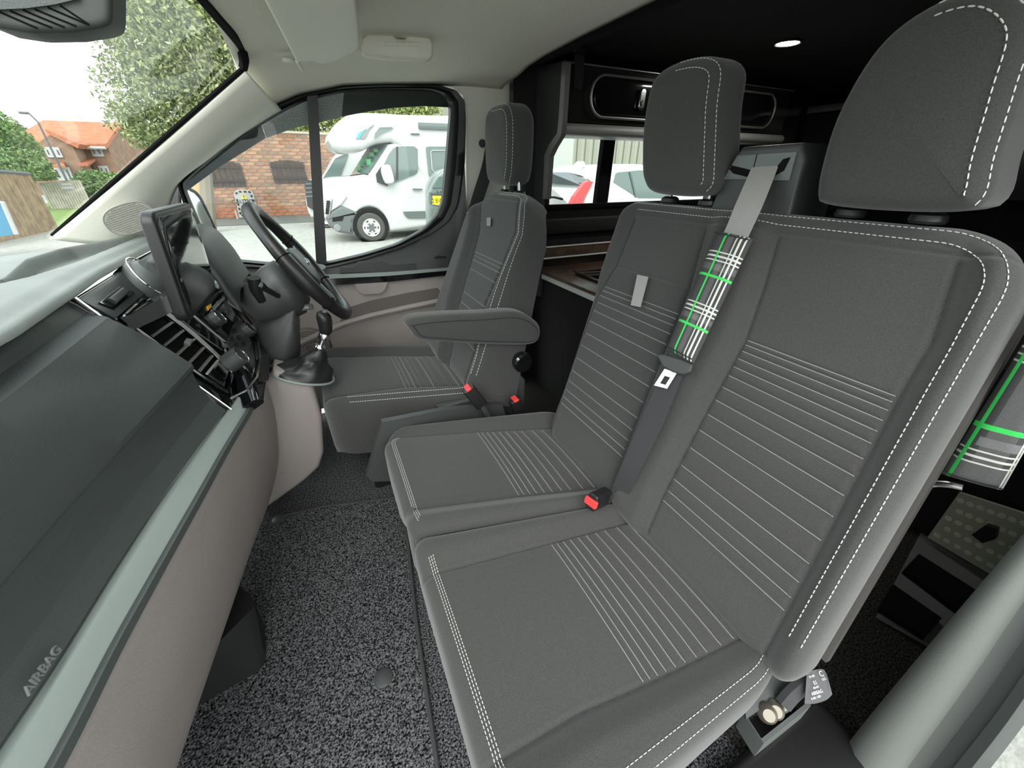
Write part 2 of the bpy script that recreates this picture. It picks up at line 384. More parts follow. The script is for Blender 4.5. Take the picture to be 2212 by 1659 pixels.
band([V(-0.5, 1.835, 0.685), V(-0.2, 1.835, 0.68)]+dp([(712, 602), (840, 596), (985, 583), (1012, 581)], 1.835), [V(-0.5, 1.835, 0.65), V(-0.2, 1.835, 0.645)]+dp([(722, 616), (840, 609), (985, 592), (1012, 590)], 1.835), 1.835, 0.02, 'gloss_band', 'gloss_black')
mb = MB(); A = rail(np.array([V(-0.5, 1.85, 0.65), V(-0.2, 1.85, 0.65)]+dp([(722, 614), (840, 606), (985, 590), (1012, 588)], 1.85)), 30); B = A.copy(); B[:, 2] = 0.06
mb.add(*strip(A, B, 0.03, (0, 1, 0))); mb.build('door_card', 'beige_plastic', door)
# curved pocket recess and lower bin lip
pk = dp([(742, 668), (800, 650), (880, 633), (945, 622), (960, 640), (940, 655), (860, 672), (780, 693), (730, 712)], 1.845)
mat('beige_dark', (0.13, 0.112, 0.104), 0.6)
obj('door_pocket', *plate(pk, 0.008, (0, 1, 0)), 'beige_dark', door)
lp = rail(np.array(dp([(640, 745), (690, 722), (740, 700), (800, 682), (880, 664), (950, 650)], 1.835)), 40)
obj('bin_lip', *tube(lp, 0.013, 8), 'beige_plastic', door)
gh = dp([(765, 612), (838, 609), (832, 625), (822, 634), (785, 636), (772, 628)], 1.836)
obj('grip_recess', *plate(gh, 0.02, (0, 1, 0)), 'beige_plastic', door)
# speaker grille in the door foot
c = at(668, 752, y=1.84)
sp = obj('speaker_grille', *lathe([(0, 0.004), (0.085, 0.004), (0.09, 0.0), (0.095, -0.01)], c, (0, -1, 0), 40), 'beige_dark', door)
mb = MB()
for r_ in np.arange(0.02, 0.09, 0.009): mb.add(*tube([c+V(r_*math.cos(t), -0.005, r_*math.sin(t)) for t in np.linspace(0, 2*math.pi, 40, endpoint=False)], 0.0018, 5, closed=True))
mb.build('grille_ring', 'beige_plastic', sp)

# A-pillar trim on the driver's side (trim_1)
eA = [at(108, 512, y=1.74), at(180, 450, y=1.735), at(270, 370, y=1.725), at(360, 291, y=1.71), at(440, 221, y=1.69), at(505, 163, y=1.675), at(524, 146, y=1.67)]
eB = [at(330, 500, y=1.86), at(352, 450, y=1.865), at(376, 386, y=YD), at(438, 335, y=YD), at(500, 287, y=YD), at(560, 249, y=YD), at(600, 226, y=YD)]
A, B = spline(eA, 36), spline(eB, 36)
rows = []
for i in range(len(A)):
    n = unit(np.cross(A[-1]-A[0], B[i]-A[i])); n = n if n[1] < 0 else -n
    rows.append([lerp(A[i], B[i], t)+n*0.030*math.sin(math.pi*min(1, t*1.05)) for t in np.linspace(0, 1, 12)])
ap = struct(obj('trim_1', *gridsurf(np.array(rows)), 'pillar_cream', smooth=60))
so = ap.modifiers.new('thick', 'SOLIDIFY'); so.thickness = 0.02; so.offset = -1 if True else 1
# tweeter grille at the foot of the pillar: an oval frame, a mesh of fine bars
tcn_ = at(278, 470, y=1.735); tn = unit(np.cross(at(320, 470, y=1.83)-at(235, 480, y=1.76), V(0.3, 0.05, 1))); tn = tn if tn @ (CAMP-tcn_) > 0 else -tn
fu = unit(at(322, 455, y=1.82)-at(235, 485, y=1.76)); fv = unit(np.cross(tn, fu)); fv = fv if fv[2] > 0 else -fv
tcn_ = tcn_+tn*0.004
ol = [(0.068*math.copysign(abs(math.cos(t))**0.8, math.cos(t)), 0.042*math.copysign(abs(math.sin(t))**0.8, math.sin(t))) for t in np.linspace(0, 2*math.pi, 40, endpoint=False)]
twt = obj('tweeter_grille', *plate([tcn_+fu*a+fv*b for a, b in ol], 0.004, tn), 'pillar_cream', ap)
mb = MB()
mb.add(*tube([tcn_+fu*a+fv*b+tn*0.004 for a, b in ol], 0.0025, 6, closed=True))
for k in range(-11, 12):
    a = k*0.0058; hb_ = 0.040*math.sqrt(max(0, 1-(a/0.067)**2)); mb.add(*tube([tcn_+fu*a-fv*hb_+tn*0.0055, tcn_+fu*a+fv*hb_+tn*0.0055], 0.0011, 4))
for k in range(-6, 7):
    b = k*0.0058; ha_ = 0.066*math.sqrt(max(0, 1-(b/0.041)**2)); mb.add(*tube([tcn_-fu*ha_+fv*b+tn*0.0055, tcn_+fu*ha_+fv*b+tn*0.0055], 0.0011, 4))
mat('grille_grey', (0.40, 0.39, 0.355), 0.6)
mb.build('grille_mesh', 'grille_grey', twt, kind='stuff')

# headliner (ceiling)
xs = np.linspace(-0.115, 0.85, 50)
_dt = np.array([at(a, b, y=1.88) for a, b in ((540, 262), (600, 226), (650, 205), (742, 187), (828, 184), (945, 183), (1010, 184))])
def zd(x): return np.interp(x, _dt[:, 0], _dt[:, 2])
def zr(x): return np.interp(x, [-0.115, 0.0, 0.15, 0.4, 0.85], [1.385, 1.402, 1.420, 1.434, 1.434])
def yr(x): return np.interp(x, [-0.115, 0.0, 0.85], [1.66, 1.70, 1.72])
rows = []
for x in xs:
    a, b, yy = zd(x), zr(x), yr(x); s = [(1.89, a-0.002), (1.872, a+0.002), (1.860, a+0.008), (lerp(1.862, yy, 0.35), lerp(a+0.012, b-0.02, 0.32)), (lerp(1.862, yy, 0.7), lerp(a+0.012, b-0.02, 0.72)), (yy, b-0.018), (yy-0.07, b-0.004), (yy-0.2, b+0.004)]
    s += [(y_, b+0.008) for y_ in (1.3, 1.1, 0.9, 0.7, 0.5)]+[(0.25, b-0.004), (0.16, b-0.02), (0.08, b-0.06), (0.0, a)]
    rows.append([(x, p[0], p[1]) for p in resample(np.array(s), 60)])
ce = struct(obj('ceiling', *gridsurf(np.array(rows)), 'headliner', smooth=70))
so = ce.modifiers.new('thick', 'SOLIDIFY'); so.thickness = 0.012; so.offset = 1
# outer roof skin so that no light leaks through
mb = MB(); mb.add(*box((1.55, 0.93, 1.60), (3.5, 2.0, 0.03))); struct(mb.build('ceiling', 'rear_lining', smooth=0))
mb = MB(); mb.add(*box((2.05, 0.93, 1.515), (2.40, 1.96, 0.02))); struct(mb.build('ceiling', 'rear_lining', smooth=0))
mb = MB(); mb.add(*box((0.862, 0.93, 1.475), (0.02, 1.75, 0.095))); struct(mb.build('trim_2', 'matt_black', smooth=0))
# B-pillar trim on the driver's side
bp = dp([(880, 165), (1060, 165), (1120, 170), (1150, 180), (1150, 420), (1100, 620), (1000, 620), (1008, 420), (1008, 240), (1000, 205), (980, 188), (940, 178), (880, 178)], 1.89)
struct(obj('trim_3', *plate(bp, 0.03, dy), 'pillar_cream', smooth=0))
# windscreen (window_1)
WL = [at(112, 508, y=1.735), at(270, 368, y=1.72), at(440, 219, y=1.685), at(526, 144, y=1.665)]
WB = spline([V(-0.735, 1.735, 0.905), V(-0.90, 1.55, 0.875), V(-1.03, 1.2, 0.86), V(-1.06, 0.93, 0.855), V(-1.03, 0.66, 0.86), V(-0.90, 0.31, 0.875), V(-0.735, 0.125, 0.905)], 48)
WT = spline([V(-0.12, 1.66, 1.365), V(-0.125, 1.55, 1.385), V(-0.155, 1.2, 1.40), V(-0.165, 0.93, 1.405), V(-0.155, 0.66, 1.40), V(-0.125, 0.31, 1.385), V(-0.12, 0.20, 1.365)], 48)
G = np.array([[lerp(WB[i], WT[i], t)+V(-0.03, 0, 0.05)*math.sin(math.pi*t)*math.sin(math.pi*i/(len(WB)-1)) for t in np.linspace(0, 1, 14)] for i in range(len(WB))])
win = struct(obj('window_1', *gridsurf(G), 'screen_pane', smooth=80))
# black bonded border round the windscreen
fr = []
e = spline([V(*p)+V(0.004, -0.006, -0.002) for p in WL], 30)
obj('window_seal', *tube(e, 0.007, 6), 'matt_black', win)
hd_ = spline([at(526, 144, y=1.665), at(527, 128, y=1.62), at(519, 100, z=1.392), at(500, 72, z=1.393), at(470, 36, z=1.396), at(440, 0, z=1.398), V(-0.14, 1.0, 1.40), V(-0.135, 0.6, 1.40), V(-0.12, 0.25, 1.385)], 60)
obj('window_seal', *tube(hd_, 0.013, 6), 'matt_black', win)
# bonnet beyond the windscreen base and the dash-end scuttle
mb = MB(); mb.add(*box((-1.30, 0.93, 0.70), (0.55, 1.7, 0.06), rotm('Y', R(-12)))); mb.add(*box((-1.02, 0.93, 0.60), (0.06, 1.80, 0.5))); mb.add(*box((-1.0, 0.93, 0.18), (0.06, 1.90, 0.5)))
struct(mb.build('wall_front', 'black_plastic', smooth=0))
# B-pillar at the open nearside door (trim_4): rounded grey trim, rubber door seal, painted flange
mat('pillar_grey', (0.150, 0.158, 0.147), 0.55, bump=(700, 0.5, 0.0008)); mat('seal_grey', (0.075, 0.08, 0.078), 0.5, bump=(500, 0.2, 0.0006))
def nb(px, py): return at(px, py, x=0.76)
e1 = [nb(1760, 1700), nb(1850, 1582), nb(1960, 1448), nb(2085, 1300), nb(2212, 1152), nb(2340, 1010)]
e2 = [nb(1930, 1700), nb(2010, 1590), nb(2100, 1465), nb(2212, 1300), nb(2330, 1150), nb(2440, 1010)]
e3 = [nb(2010, 1720), nb(2090, 1620), nb(2160, 1530), nb(2250, 1400), nb(2390, 1210), nb(2500, 1050)]
e4 = [nb(2060, 1760), nb(2130, 1672), nb(2205, 1575), nb(2300, 1440), nb(2440, 1250), nb(2560, 1080)]
E1, E2, E3, E4 = [spline(e, 24) for e in (e1, e2, e3, e4)]
fx = V(1, 0, 0)
rows = [[E1[i]+fx*0.10+dy*0.0, E1[i]+fx*0.03, E1[i], lerp(E1[i], E2[i], 0.25)-fx*0.014, lerp(E1[i], E2[i], 0.55)-fx*0.018, lerp(E1[i], E2[i], 0.85)-fx*0.010, E2[i], E2[i]+fx*0.05] for i in range(len(E1))]
struct(obj('trim_4', *loft([np.array(r) for r in rows]), 'pillar_grey', smooth=70))
rows = [[E2[i]+fx*0.05, E2[i], lerp(E2[i], E3[i], 0.5)+fx*0.012, E3[i]+fx*0.004, E3[i]+fx*0.05] for i in range(len(E1))]
struct(obj('trim_5', *loft([np.array(r) for r in rows]), 'seal_grey', smooth=50))
rows = [[E3[i]+fx*0.05, E3[i]-fx*0.004, lerp(E3[i], E4[i], 0.5)-fx*0.012, E4[i]-fx*0.002, E4[i]+fx*0.05] for i in range(len(E1))]
struct(obj('trim_6', *loft([np.array(r) for r in rows]), 'seal_grey', smooth=50))
# rear compartment: side walls with the far window, end wall
mb = MB()
for (x0, x1, z0, z1) in ((0.86, 3.25, 0.0, 0.935), (0.86, 3.25, 1.222, 1.52), (0.86, 1.055, 0.935, 1.222), (2.15, 3.25, 0.935, 1.222)):
    mb.add(*box(((x0+x1)/2, 1.815, (z0+z1)/2), (x1-x0, 0.04, z1-z0)))
struct(mb.build('wall_right', 'rear_black', smooth=0))
mb = MB(); mb.add(*box((2.06, -0.06, 0.75), (2.44, 0.04, 1.60))); struct(mb.build('wall_left', 'rear_lining', smooth=0))
mb = MB(); mb.add(*box((3.26, 0.93, 0.75), (0.04, 2.0, 1.60))); struct(mb.build('wall_rear', 'rear_lining', smooth=0))
w2 = struct(obj('window_2', *box((1.60, 1.825, 1.078), (1.10, 0.004, 0.29)), 'clear_glass', smooth=0))
obj('window_divider', *plate(dp([(1306, 293), (1331, 293), (1311, 450), (1286, 450)], 1.815), 0.03, dy), 'matt_black', w2)
obj('window_rail', *bbox_((1.6, 1.80, 0.93), (1.15, 0.03, 0.022), 0.004), 'matt_black', w2)
# footwell cover below the glovebox
fc = thing('footwell_cover', 'black moulded plastic cover on the footwell floor under the dashboard', 'cover', tuple(at(500, 1450, z=0.0)))
ftop = [at(px, py, z=0.13) for px, py in ((440, 1330), (507, 1262), (548, 1296), (566, 1335))]
fbot = [at(px, py, z=0.011) for px, py in ((380, 1560), (438, 1520), (562, 1450), (574, 1400))]
mid_ = [at(px, py, z=0.07) for px, py in ((420, 1440), (545, 1330), (570, 1345), (573, 1400))]
body = np.array([ftop[0], ftop[1], ftop[2], ftop[3]]); 
base_ = np.array([V(p[0], p[1], 0.011) for p in (at(380, 1540, z=0.011), at(470, 1330, z=0.011), at(560, 1330, z=0.011), at(574, 1440, z=0.011))])
obj('cover_shell', *loft([np.array([fbot[0], at(437, 1519, z=0.011), at(560, 1450, z=0.011), at(574, 1425, z=0.011), at(572, 1350, z=0.04), at(500, 1250, z=0.04)]),
                          np.array([at(395, 1450, z=0.14), at(440, 1420, z=0.14), at(530, 1330, z=0.13), at(550, 1310, z=0.13), at(545, 1290, z=0.13), at(490, 1240, z=0.13)])]), 'black_plastic', fc, smooth=30)

# black step moulding at the near door sill
struct(obj('trim_7', *bbox_((0.62, 0.02, 0.035), (0.34, 0.14, 0.07), 0.025, 4), 'black_plastic', smooth=50))
# ------------------------------------------------------------------ seats
def invq(C, W, L, P):
    """(a,b) on the bilinear quad C=(c00,c10,c01,c11) nearest to the points P"""
    P = np.atleast_2d(P); c00, c10, c01, c11 = [np.array(q, float) for q in C]; out = []
    for p in P:
        u, v = 0.5, 0.5
        for _ in range(12):
            q = c00*(1-u)*(1-v)+c10*u*(1-v)+c01*(1-u)*v+c11*u*v
            du = (c10-c00)*(1-v)+(c11-c01)*v; dv = (c01-c00)*(1-u)+(c11-c10)*u
            J = np.stack([du, dv], 1); s = np.linalg.lstsq(J, p-q, rcond=None)[0]; u += s[0]; v += s[1]
        out.append((u*W, v*L))
    return np.array(out)
class Quilt:
    """a padded cushion: rounded quad C, thickness along -n, height field hf(a,b) with seams; regions become parts of the cover"""
    def __init__(s, C, n, W, L, hf, thick, rp=0.05, re=0.03, taper=0.0):
        s.taper = taper
        s.C = [np.array(q, float) for q in C]; s.n = unit(n); s.W, s.L, s.hf, s.thick, s.re = W, L, hf, thick, re
        s.rp = rp if hasattr(rp, '__len__') else (rp,)*4    # radius at c00,c10,c01,c11
    def sdf(s, A, B):
        r = np.where(B < s.L/2, np.where(A < s.W/2, s.rp[0], s.rp[1]), np.where(A < s.W/2, s.rp[2], s.rp[3]))
        qx = np.abs(A-s.W/2)-(s.W/2-r); qy = np.abs(B-s.L/2)-(s.L/2-r)
        d = np.hypot(np.maximum(qx, 0), np.maximum(qy, 0))+np.minimum(np.maximum(qx, qy), 0)-r
        return d, qx, qy, r
    def P(s, A, B, off=0.0):
        A = np.asarray(A, float); B = np.asarray(B, float)
        d, _, _, _ = s.sdf(A, B); e = np.clip(-d, 0, s.re)
        h = s.hf(A, B)-(s.re-np.sqrt(np.maximum(s.re**2-(s.re-e)**2, 0)))+off
        u = (A/s.W)[..., None]; v = (B/s.L)[..., None]; C = s.C
        return C[0]*(1-u)*(1-v)+C[1]*u*(1-v)+C[2]*(1-u)*v+C[3]*u*v+s.n*h[..., None]
    def build(s, root, name, material, regions=(), step=0.0026, tuck=0.01):
        na, nb = int(s.W/step)+1, int(s.L/step)+1
        A, B = np.meshgrid(np.linspace(0, s.W, na), np.linspace(0, s.L, nb), indexing='ij')
        d, qx, qy, r = s.sdf(A, B); o = d > 0     # pull the corner points onto the rounded outline
        ln = np.maximum(np.hypot(qx, qy), 1e-9)
        A2 = np.where(o, s.W/2+np.sign(A-s.W/2)*((s.W/2-r)+qx/ln*r), A); B2 = np.where(o, s.L/2+np.sign(B-s.L/2)*((s.L/2-r)+qy/ln*r), B)
        P = s.P(A2, B2); vs, fs = gridsurf(P)
        fs = np.array(fs); cA = A2.reshape(-1)[fs].mean(1); cB = B2.reshape(-1)[fs].mean(1)
        taken = np.zeros(len(fs), bool); regs = []
        for nm, mask, mt in regions:
            m = mask(cA, cB) & ~taken; taken |= m; regs.append((nm, fs[m], mt))
        idx = np.arange(na*nb).reshape(na, nb)
        loop = np.concatenate([idx[:-1, 0], idx[-1, :-1], idx[::-1, -1][:-1], idx[0, ::-1][:-1]])
        tk = (s.thick*(1-s.taper*B2.reshape(-1)[loop]/s.L))[:, None]; ring = vs[loop]; cen = ring.mean(0); vv = [vs]; k0 = len(vs); extra = []; prev = list(loop); nl = len(loop)
        for t, sc in ((0.4, 1.0), (0.8, 1-tuck*0.4), (1.0, 1-tuck*2)):
            q = ring-s.n*tk*t; c2 = cen-s.n*s.thick*t; q = c2+(q-c2)*sc
            cur = list(range(k0, k0+nl)); k0 += nl; vv.append(q)
            extra += [[prev[i], prev[(i+1) % nl], cur[(i+1) % nl], cur[i]] for i in range(nl)]; prev = cur
        extra.append(prev)
        def sub(faces, allv):
            used = np.unique(np.concatenate([np.ravel(f) for f in faces])); mp = {int(u): i for i, u in enumerate(used)}
            return allv[used], [[mp[int(i)] for i in f] for f in faces]
        allv = np.concatenate(vv)
        cover = obj(name, *sub(fs[~taken].tolist()+extra, allv), material, root, smooth=60)
        s.parts = {}
        for nm, f, mt in regs:
            if len(f): s.parts[nm] = obj(nm, *sub(f.tolist(), allv), mt, cover, smooth=60)
        s.cover = cover; return cover
    def line(s, pts, n=60, off=0.001):
        q = resample(np.asarray(pts, float), n); return s.P(q[:, 0], q[:, 1], off)
    def edge_path(s, d, a0, a1, n=160):
        """outline inset by d between outline fractions a0..a1 (starting at c00, running c00->c10->c11->c01)"""
        pts = []
        for ca, cb, r, q in ((0, 0, s.rp[0], 2), (1, 0, s.rp[1], 3), (1, 1, s.rp[3], 0), (0, 1, s.rp[2], 1)):
            r2 = max(r-d, 0.002)
            cx = d+r2 if ca == 0 else s.W-d-r2; cy = d+r2 if cb == 0 else s.L-d-r2
            for k in range(9):
                t = math.pi/2*(q+k/8); pts.append((cx+r2*math.cos(t), cy+r2*math.sin(t)))
        P = resample(np.array(pts), 400, closed=True); i0, i1 = int(a0*400), int(a1*400)
        return resample(P[np.arange(i0, i1+1) % 400], n)
def groove(x, w, d): return -d*np.exp(-(x/w)**2)
def pleats(B, lines, w=0.0024, d=0.0030):
    h = np.zeros_like(B); lines = sorted(lines)
    for b in lines: h += groove(B-b, w, d)
    for b0, b1 in zip(lines[:-1], lines[1:]):   # soft roll between two seams
        t = np.clip((B-b0)/(b1-b0), 0, 1); h += np.where((B > b0) & (B < b1), np.sin(np.pi*t)*min(0.0028, (b1-b0)*0.10), 0)
    return h
def interp1(pts):
    p = np.array(sorted(pts)); return lambda b: np.interp(b, p[:, 0], p[:, 1])
def panel_height(fa0, fa1, b0, b1, lines, bolster=0.016, soft=0.05, crown=0.006):
    """height field of a cushion with an inset panel between the seams a=fa0(b) and a=fa1(b), b0<b<b1, pleated at the given lines"""
    def t_of(A, B): return np.maximum(np.maximum(fa0(B)-A, A-fa1(B)), np.maximum(b0-B, B-b1))
    def hf(A, B):
        A = np.asarray(A, float); B = np.asarray(B, float); t = t_of(A, B)
        side = np.maximum(fa0(B)-A, A-fa1(B))
        h = bolster*sst(side/soft)+groove(np.where(np.maximum(b0-B, B-b1) > 0.004, 1, side), 0.004, 0.006)
        h = h+groove(np.where(side > 0, 1, B-b1), 0.004, 0.005)
        ins = sst(-side/0.012)
        if len(lines): h = h+ins*pleats(B, lines)
        mid = (fa0(B)+fa1(B))/2; hw = (fa1(B)-fa0(B))/2
        h = h+crown*np.clip(1-((A-mid)/hw)**2, 0, 1)*sst(-t/0.03)
        return h
    hf.t_of = t_of
    return hf
def piping(q, fa0, fa1, lines, parent, off=0.0009, r=0.00075, slope=0.0):
    mb = MB()
    for b in lines:
        pts = [(fa0(b)+0.004, b), ((fa0(b)+fa1(b))/2, b), (fa1(b)-0.004, b)]
        mb.add(*tube(q.line(pts, 24, off+0.0001), r, 5))
    return mb.build('pleat_piping', 'piping', parent, kind='stuff')
def cushion(root, C, n, W, L, seam0, seam1, b_start, b_end, pl, thick, rp, re, front_stitch, step=0.0026, name='seat_cushion', bol=0.016, taper=0.0):
    """seam0/seam1: world points along the near and far panel seam"""
    s0 = invq(C, W, L, seam0); s1 = invq(C, W, L, seam1)
    f0 = interp1([(b, a) for a, b in s0]); f1 = interp1([(b, a) for a, b in s1])
    hf = panel_height(f0, f1, -0.1, b_end, pl, bolster=bol)
    q = Quilt(C, n, W, L, hf, thick, rp, re, taper)
    ins = lambda A, B: (A > f0(B)) & (A < f1(B)) & (B < b_end) & (B > front_stitch)
    cov = q.build(root, name, 'fabric', [('pleated_panel', lambda A, B: ins(A, B) & (B > b_start), 'fabric_panel'), ('plain_panel', lambda A, B: ins(A, B), 'fabric')], step)
    piping(q, f0, f1, pl, cov)
    return q, f0, f1, cov
def sew(q, paths, parent, off=0.0012, **k):
    mb = MB()
    for p in paths: mb.add(*dashes(q.line(p, max(40, len(p)), off), **k))
    return mb.build('stitching', 'thread', parent, kind='stuff')
def headrest(root, YZ, x, T, r=0.03, dome=0.006, lean=0.0, posts=(), stitch=(0, 1), period=0.009, sr=0.0009):
    """YZ: front outline; front face at x, thickness T to the rear"""
    O = ccw(np.array([(-y, z) for y, z in YZ])); O = resample(spline(O, 80, True), 72, True); O = ccw(O)
    uy = unit((lean, 0, 1)); ux = V(0, -1, 0); o = V(x+T, 0, 0); uz = np.cross(ux, uy)
    zc = O[:, 1].mean()
    o = V(x+T-lean*zc, 0, 0)
    O2 = O.copy(); O2[:, 1] *= 1.0
    h = obj('headrest', *puff(O2, o, ux, uy, T, r, dome, 6), 'fabric', root, smooth=60)
    mb = MB()
    for ins, t in ((0.004, 0.010), (0.020, 0.0015)):
        Q = offset_in(O2, ins); a_, z_ = O2[:, 0], O2[:, 1]
        keep = ((a_ > a_.min()+0.30*np.ptp(a_)) & (z_ > z_.max()-0.4*np.ptp(z_))) | ((a_ > a_.min()+0.72*np.ptp(a_)) & (z_ > z_.min()+0.03*np.ptp(z_)))
        st = [i for i in range(len(Q)) if keep[i] and not keep[i-1]]; run = []
        i = st[0]
        while keep[i % len(Q)] and len(run) < len(Q): run.append(i % len(Q)); i += 1
        Q = Q[run]
        dpt = T-r*(1-math.sqrt(max(0, 1-(1-min(ins, r)/r)**2)))+0.001
        mb.add(*dashes(o+Q[:, :1]*ux+Q[:, 1:]*uy+uz*dpt, sr, period))
    mb.build('stitching', 'thread', h, kind='stuff')
    gl = MB()
    for (y, z0, z1) in posts:
        p = obj('headrest_post', *tube([(x+T*0.55, y, z0), (x+T*0.52, y, z1)], 0.006, 10), 'metal', root)
        obj('guide_collar', *lathe([(0.0, 0), (0.021, 0), (0.023, 0.004), (0.021, 0.012), (0.014, 0.016), (0, 0.016)], (x+T*0.55, y, z0), (0, 0, 1), 20), 'black_plastic', root)
    return h

BD = unit((0.31, 0, 0.57)); BN = V(-BD[2], 0, BD[0])      # direction up the reclined backrests and their outward normal
# ---- passenger bench
bench = thing('passenger_bench', 'dark grey fabric double passenger bench with pleated panels, nearest the camera', 'seat', (0.3, 0.5, 0.0))
zc = 0.392
def S(pts, z=0.40): return [at(px, py, z=z) for px, py in pts]
PLT = [0, .057, .125, .2, .286, .375, .48, .58, .72, .85, 1.0]
# near cushion
C = [(0.045, 0.085, zc-0.012), (0.045, 0.612, zc-0.012), (0.590, 0.100, zc+0.006), (0.590, 0.472, zc+0.006)]
W, L = 0.50, 0.545
s0 = S([(1060, 1640), (1250, 1530), (1430, 1455), (1610, 1370)]); s1 = S([(960, 1220), (1190, 1165), (1380, 1120)])
b_st, b_en = 0.268, 0.478
plN = [lerp(b_st, b_en, t) for t in PLT]
qN, f0, f1, covN = cushion(bench, C, (0, 0, 1), W, L, s0, s1, b_st, b_en, plN, 0.13, (0.07, 0.035, 0.13, 0.03), 0.034, 0.034, taper=0.68)
sew(qN, [qN.edge_path(0.024, 0.005, 0.245, 90), qN.edge_path(0.0285, 0.005, 0.245, 90), qN.edge_path(0.033, 0.005, 0.245, 90)], covN, period=0.0065, r=0.0007)
sew(qN, [qN.edge_path(0.010, 0.72, 0.995, 110), qN.edge_path(0.026, 0.72, 0.995, 110)], covN, period=0.0075, r=0.0006)
# far cushion
C = [(0.045, 0.606, zc-0.012), (0.045, 1.055, zc-0.008), (0.590, 0.464, zc+0.006), (0.590, 0.875, zc+0.012)]
W, L = 0.43, 0.545
s0 = S([(910, 1085), (1110, 1065), (1300, 1050)]); s1 = S([(872, 935), (1030, 928), (1190, 925)])
qF, f0, f1, covF = cushion(bench, C, (0, 0, 1), W, L, s0, s1, b_st, b_en, plN, 0.15, (0.04, 0.09, 0.03, 0.07), 0.034, 0.034, bol=0.022)
sew(qF, [qF.edge_path(0.024, 0.01, 0.22, 80), qF.edge_path(0.0285, 0.01, 0.22, 80), qF.edge_path(0.033, 0.01, 0.22, 80)], covF, period=0.0065, r=0.0007)
# backrest
P0 = V(0.5, 0, 0.42)
def bk(Y, s, off=0.0): return V(0, Y, 0)+P0+BD*s+BN*off
C = [bk(0.072, -0.03), bk(0.800, -0.03), bk(0.165, 0.684), bk(0.975, 0.684)]
W, L = 0.80, 0.712
def SB(pts): return invq(C, W, L, [atp(px, py, P0, BN) for px, py in pts])
lL = interp1([(b, a) for a, b in SB([(1370, 475), (1330, 575), (1290, 640), (1215, 840), (1205, 880)])])
lR = interp1([(b, a) for a, b in SB([(1525, 490), (1490, 620), (1430, 770), (1340, 1000)])])
rL = interp1([(b, a) for a, b in SB([(1690, 485), (1650, 620), (1610, 735), (1510, 920), (1430, 1075)])])
rR = interp1([(b, a) for a, b in SB([(2085, 515), (2010, 740), (1950, 840), (1800, 1130), (1700, 1320)])])
plR = [s+0.03 for s in (.428, .419, .406, .390, .373, .354, .329, .301, .269, .234, .194, .154, .121, .094, .071)]
plL = [s+0.03 for s in (.490, .428, .416, .401, .381, .356, .325, .290, .254, .216, .178, .148, .122, .100, .082)]
hR = panel_height(rR, rL, 0.03, 0.69, plR, bolster=0.0, crown=0.0)
hL = panel_height(lR, lL, 0.03, 0.69, plL, bolster=0.0, crown=0.0)
def hb(A, B):
    A = np.asarray(A, float); B = np.asarray(B, float)
    tR = np.maximum(rR(B)-A, A-rL(B)); tL = np.maximum(lR(B)-A, A-lL(B)); t = np.minimum(tR, tL)
    fade = sst((0.712-B)/0.06)
    h = 0.016*sst(t/0.045)*fade+hR(A, B)*sst((0.66-B)/0.01)+hL(A, B)*sst((0.66-B)/0.01)
    nearb = sst((rR(B)-A)/0.05); h = h+0.006*nearb
    h = h+groove(B-0.664, 0.003, 0.003)
    return h
qB = Quilt(C, BN, W, L, hb, 0.065, (0.05, 0.05, 0.10, 0.055), 0.035)
inR = lambda A, B: (A > rR(B)) & (A < rL(B)) & (B > 0.09) & (B < 0.645)
inL = lambda A, B: (A > lR(B)) & (A < lL(B)) & (B > 0.09) & (B < 0.645)
covB = qB.build(bench, 'backrest', 'fabric', [
    ('pleated_panel', lambda A, B: inR(A, B) & (B < plR[0]), 'fabric_panel'), ('plain_panel', lambda A, B: inR(A, B), 'fabric'),
    ('pleated_panel', lambda A, B: inL(A, B) & (B < plL[1]), 'fabric_panel'), ('pocket_band', lambda A, B: inL(A, B) & (B < plL[0]), 'fabric_panel'), ('plain_panel', lambda A, B: inL(A, B), 'fabric')])
piping(qB, rR, rL, plR, covB); piping(qB, lR, lL, plL[1:], covB)
sew(qB, [qB.edge_path(0.014, 0.52, 0.992, 260), qB.edge_path(0.034, 0.52, 0.992, 260)], covB, period=0.0085, r=0.0008)
# webbing pull on the pocket band
q = [atp(px, py, P0+BN*0.012, BN) for px, py in ((1378, 594), (1401, 599), (1384, 664), (1364, 660))]
mb = MB(); mb.add(*plate(q, 0.003, BN)); mb.build('pull_strap', 'belt_web', covB, label='grey webbing pull strap')
# headrests
YZm = [(0.847, 1.036), (0.878, 1.060), (0.893, 1.095), (0.908, 1.175), (0.902, 1.262), (0.868, 1.290), (0.80, 1.296), (0.738, 1.288), (0.702, 1.262), (0.692, 1.20), (0.668, 1.10), (0.661, 1.055), (0.69, 1.034), (0.77, 1.030)]
headrest(bench, YZm, 0.785, 0.105, 0.030, stitch=(0.0, 1.0), posts=[(0.82, 1.010, 1.06), (0.70, 1.010, 1.06)])
YZn = [(0.430, 1.032), (0.447, 1.050), (0.455, 1.095), (0.456, 1.160), (0.440, 1.225), (0.412, 1.262), (0.365, 1.280), (0.315, 1.274), (0.272, 1.235), (0.258, 1.17), (0.246, 1.10), (0.236, 1.055), (0.252, 1.034), (0.34, 1.028)]
headrest(bench, YZn, 0.785, 0.105, 0.026, stitch=(0.0, 1.0), posts=[(0.405, 1.012, 1.06), (0.30, 1.012, 1.06)], period=0.0105, sr=0.001)
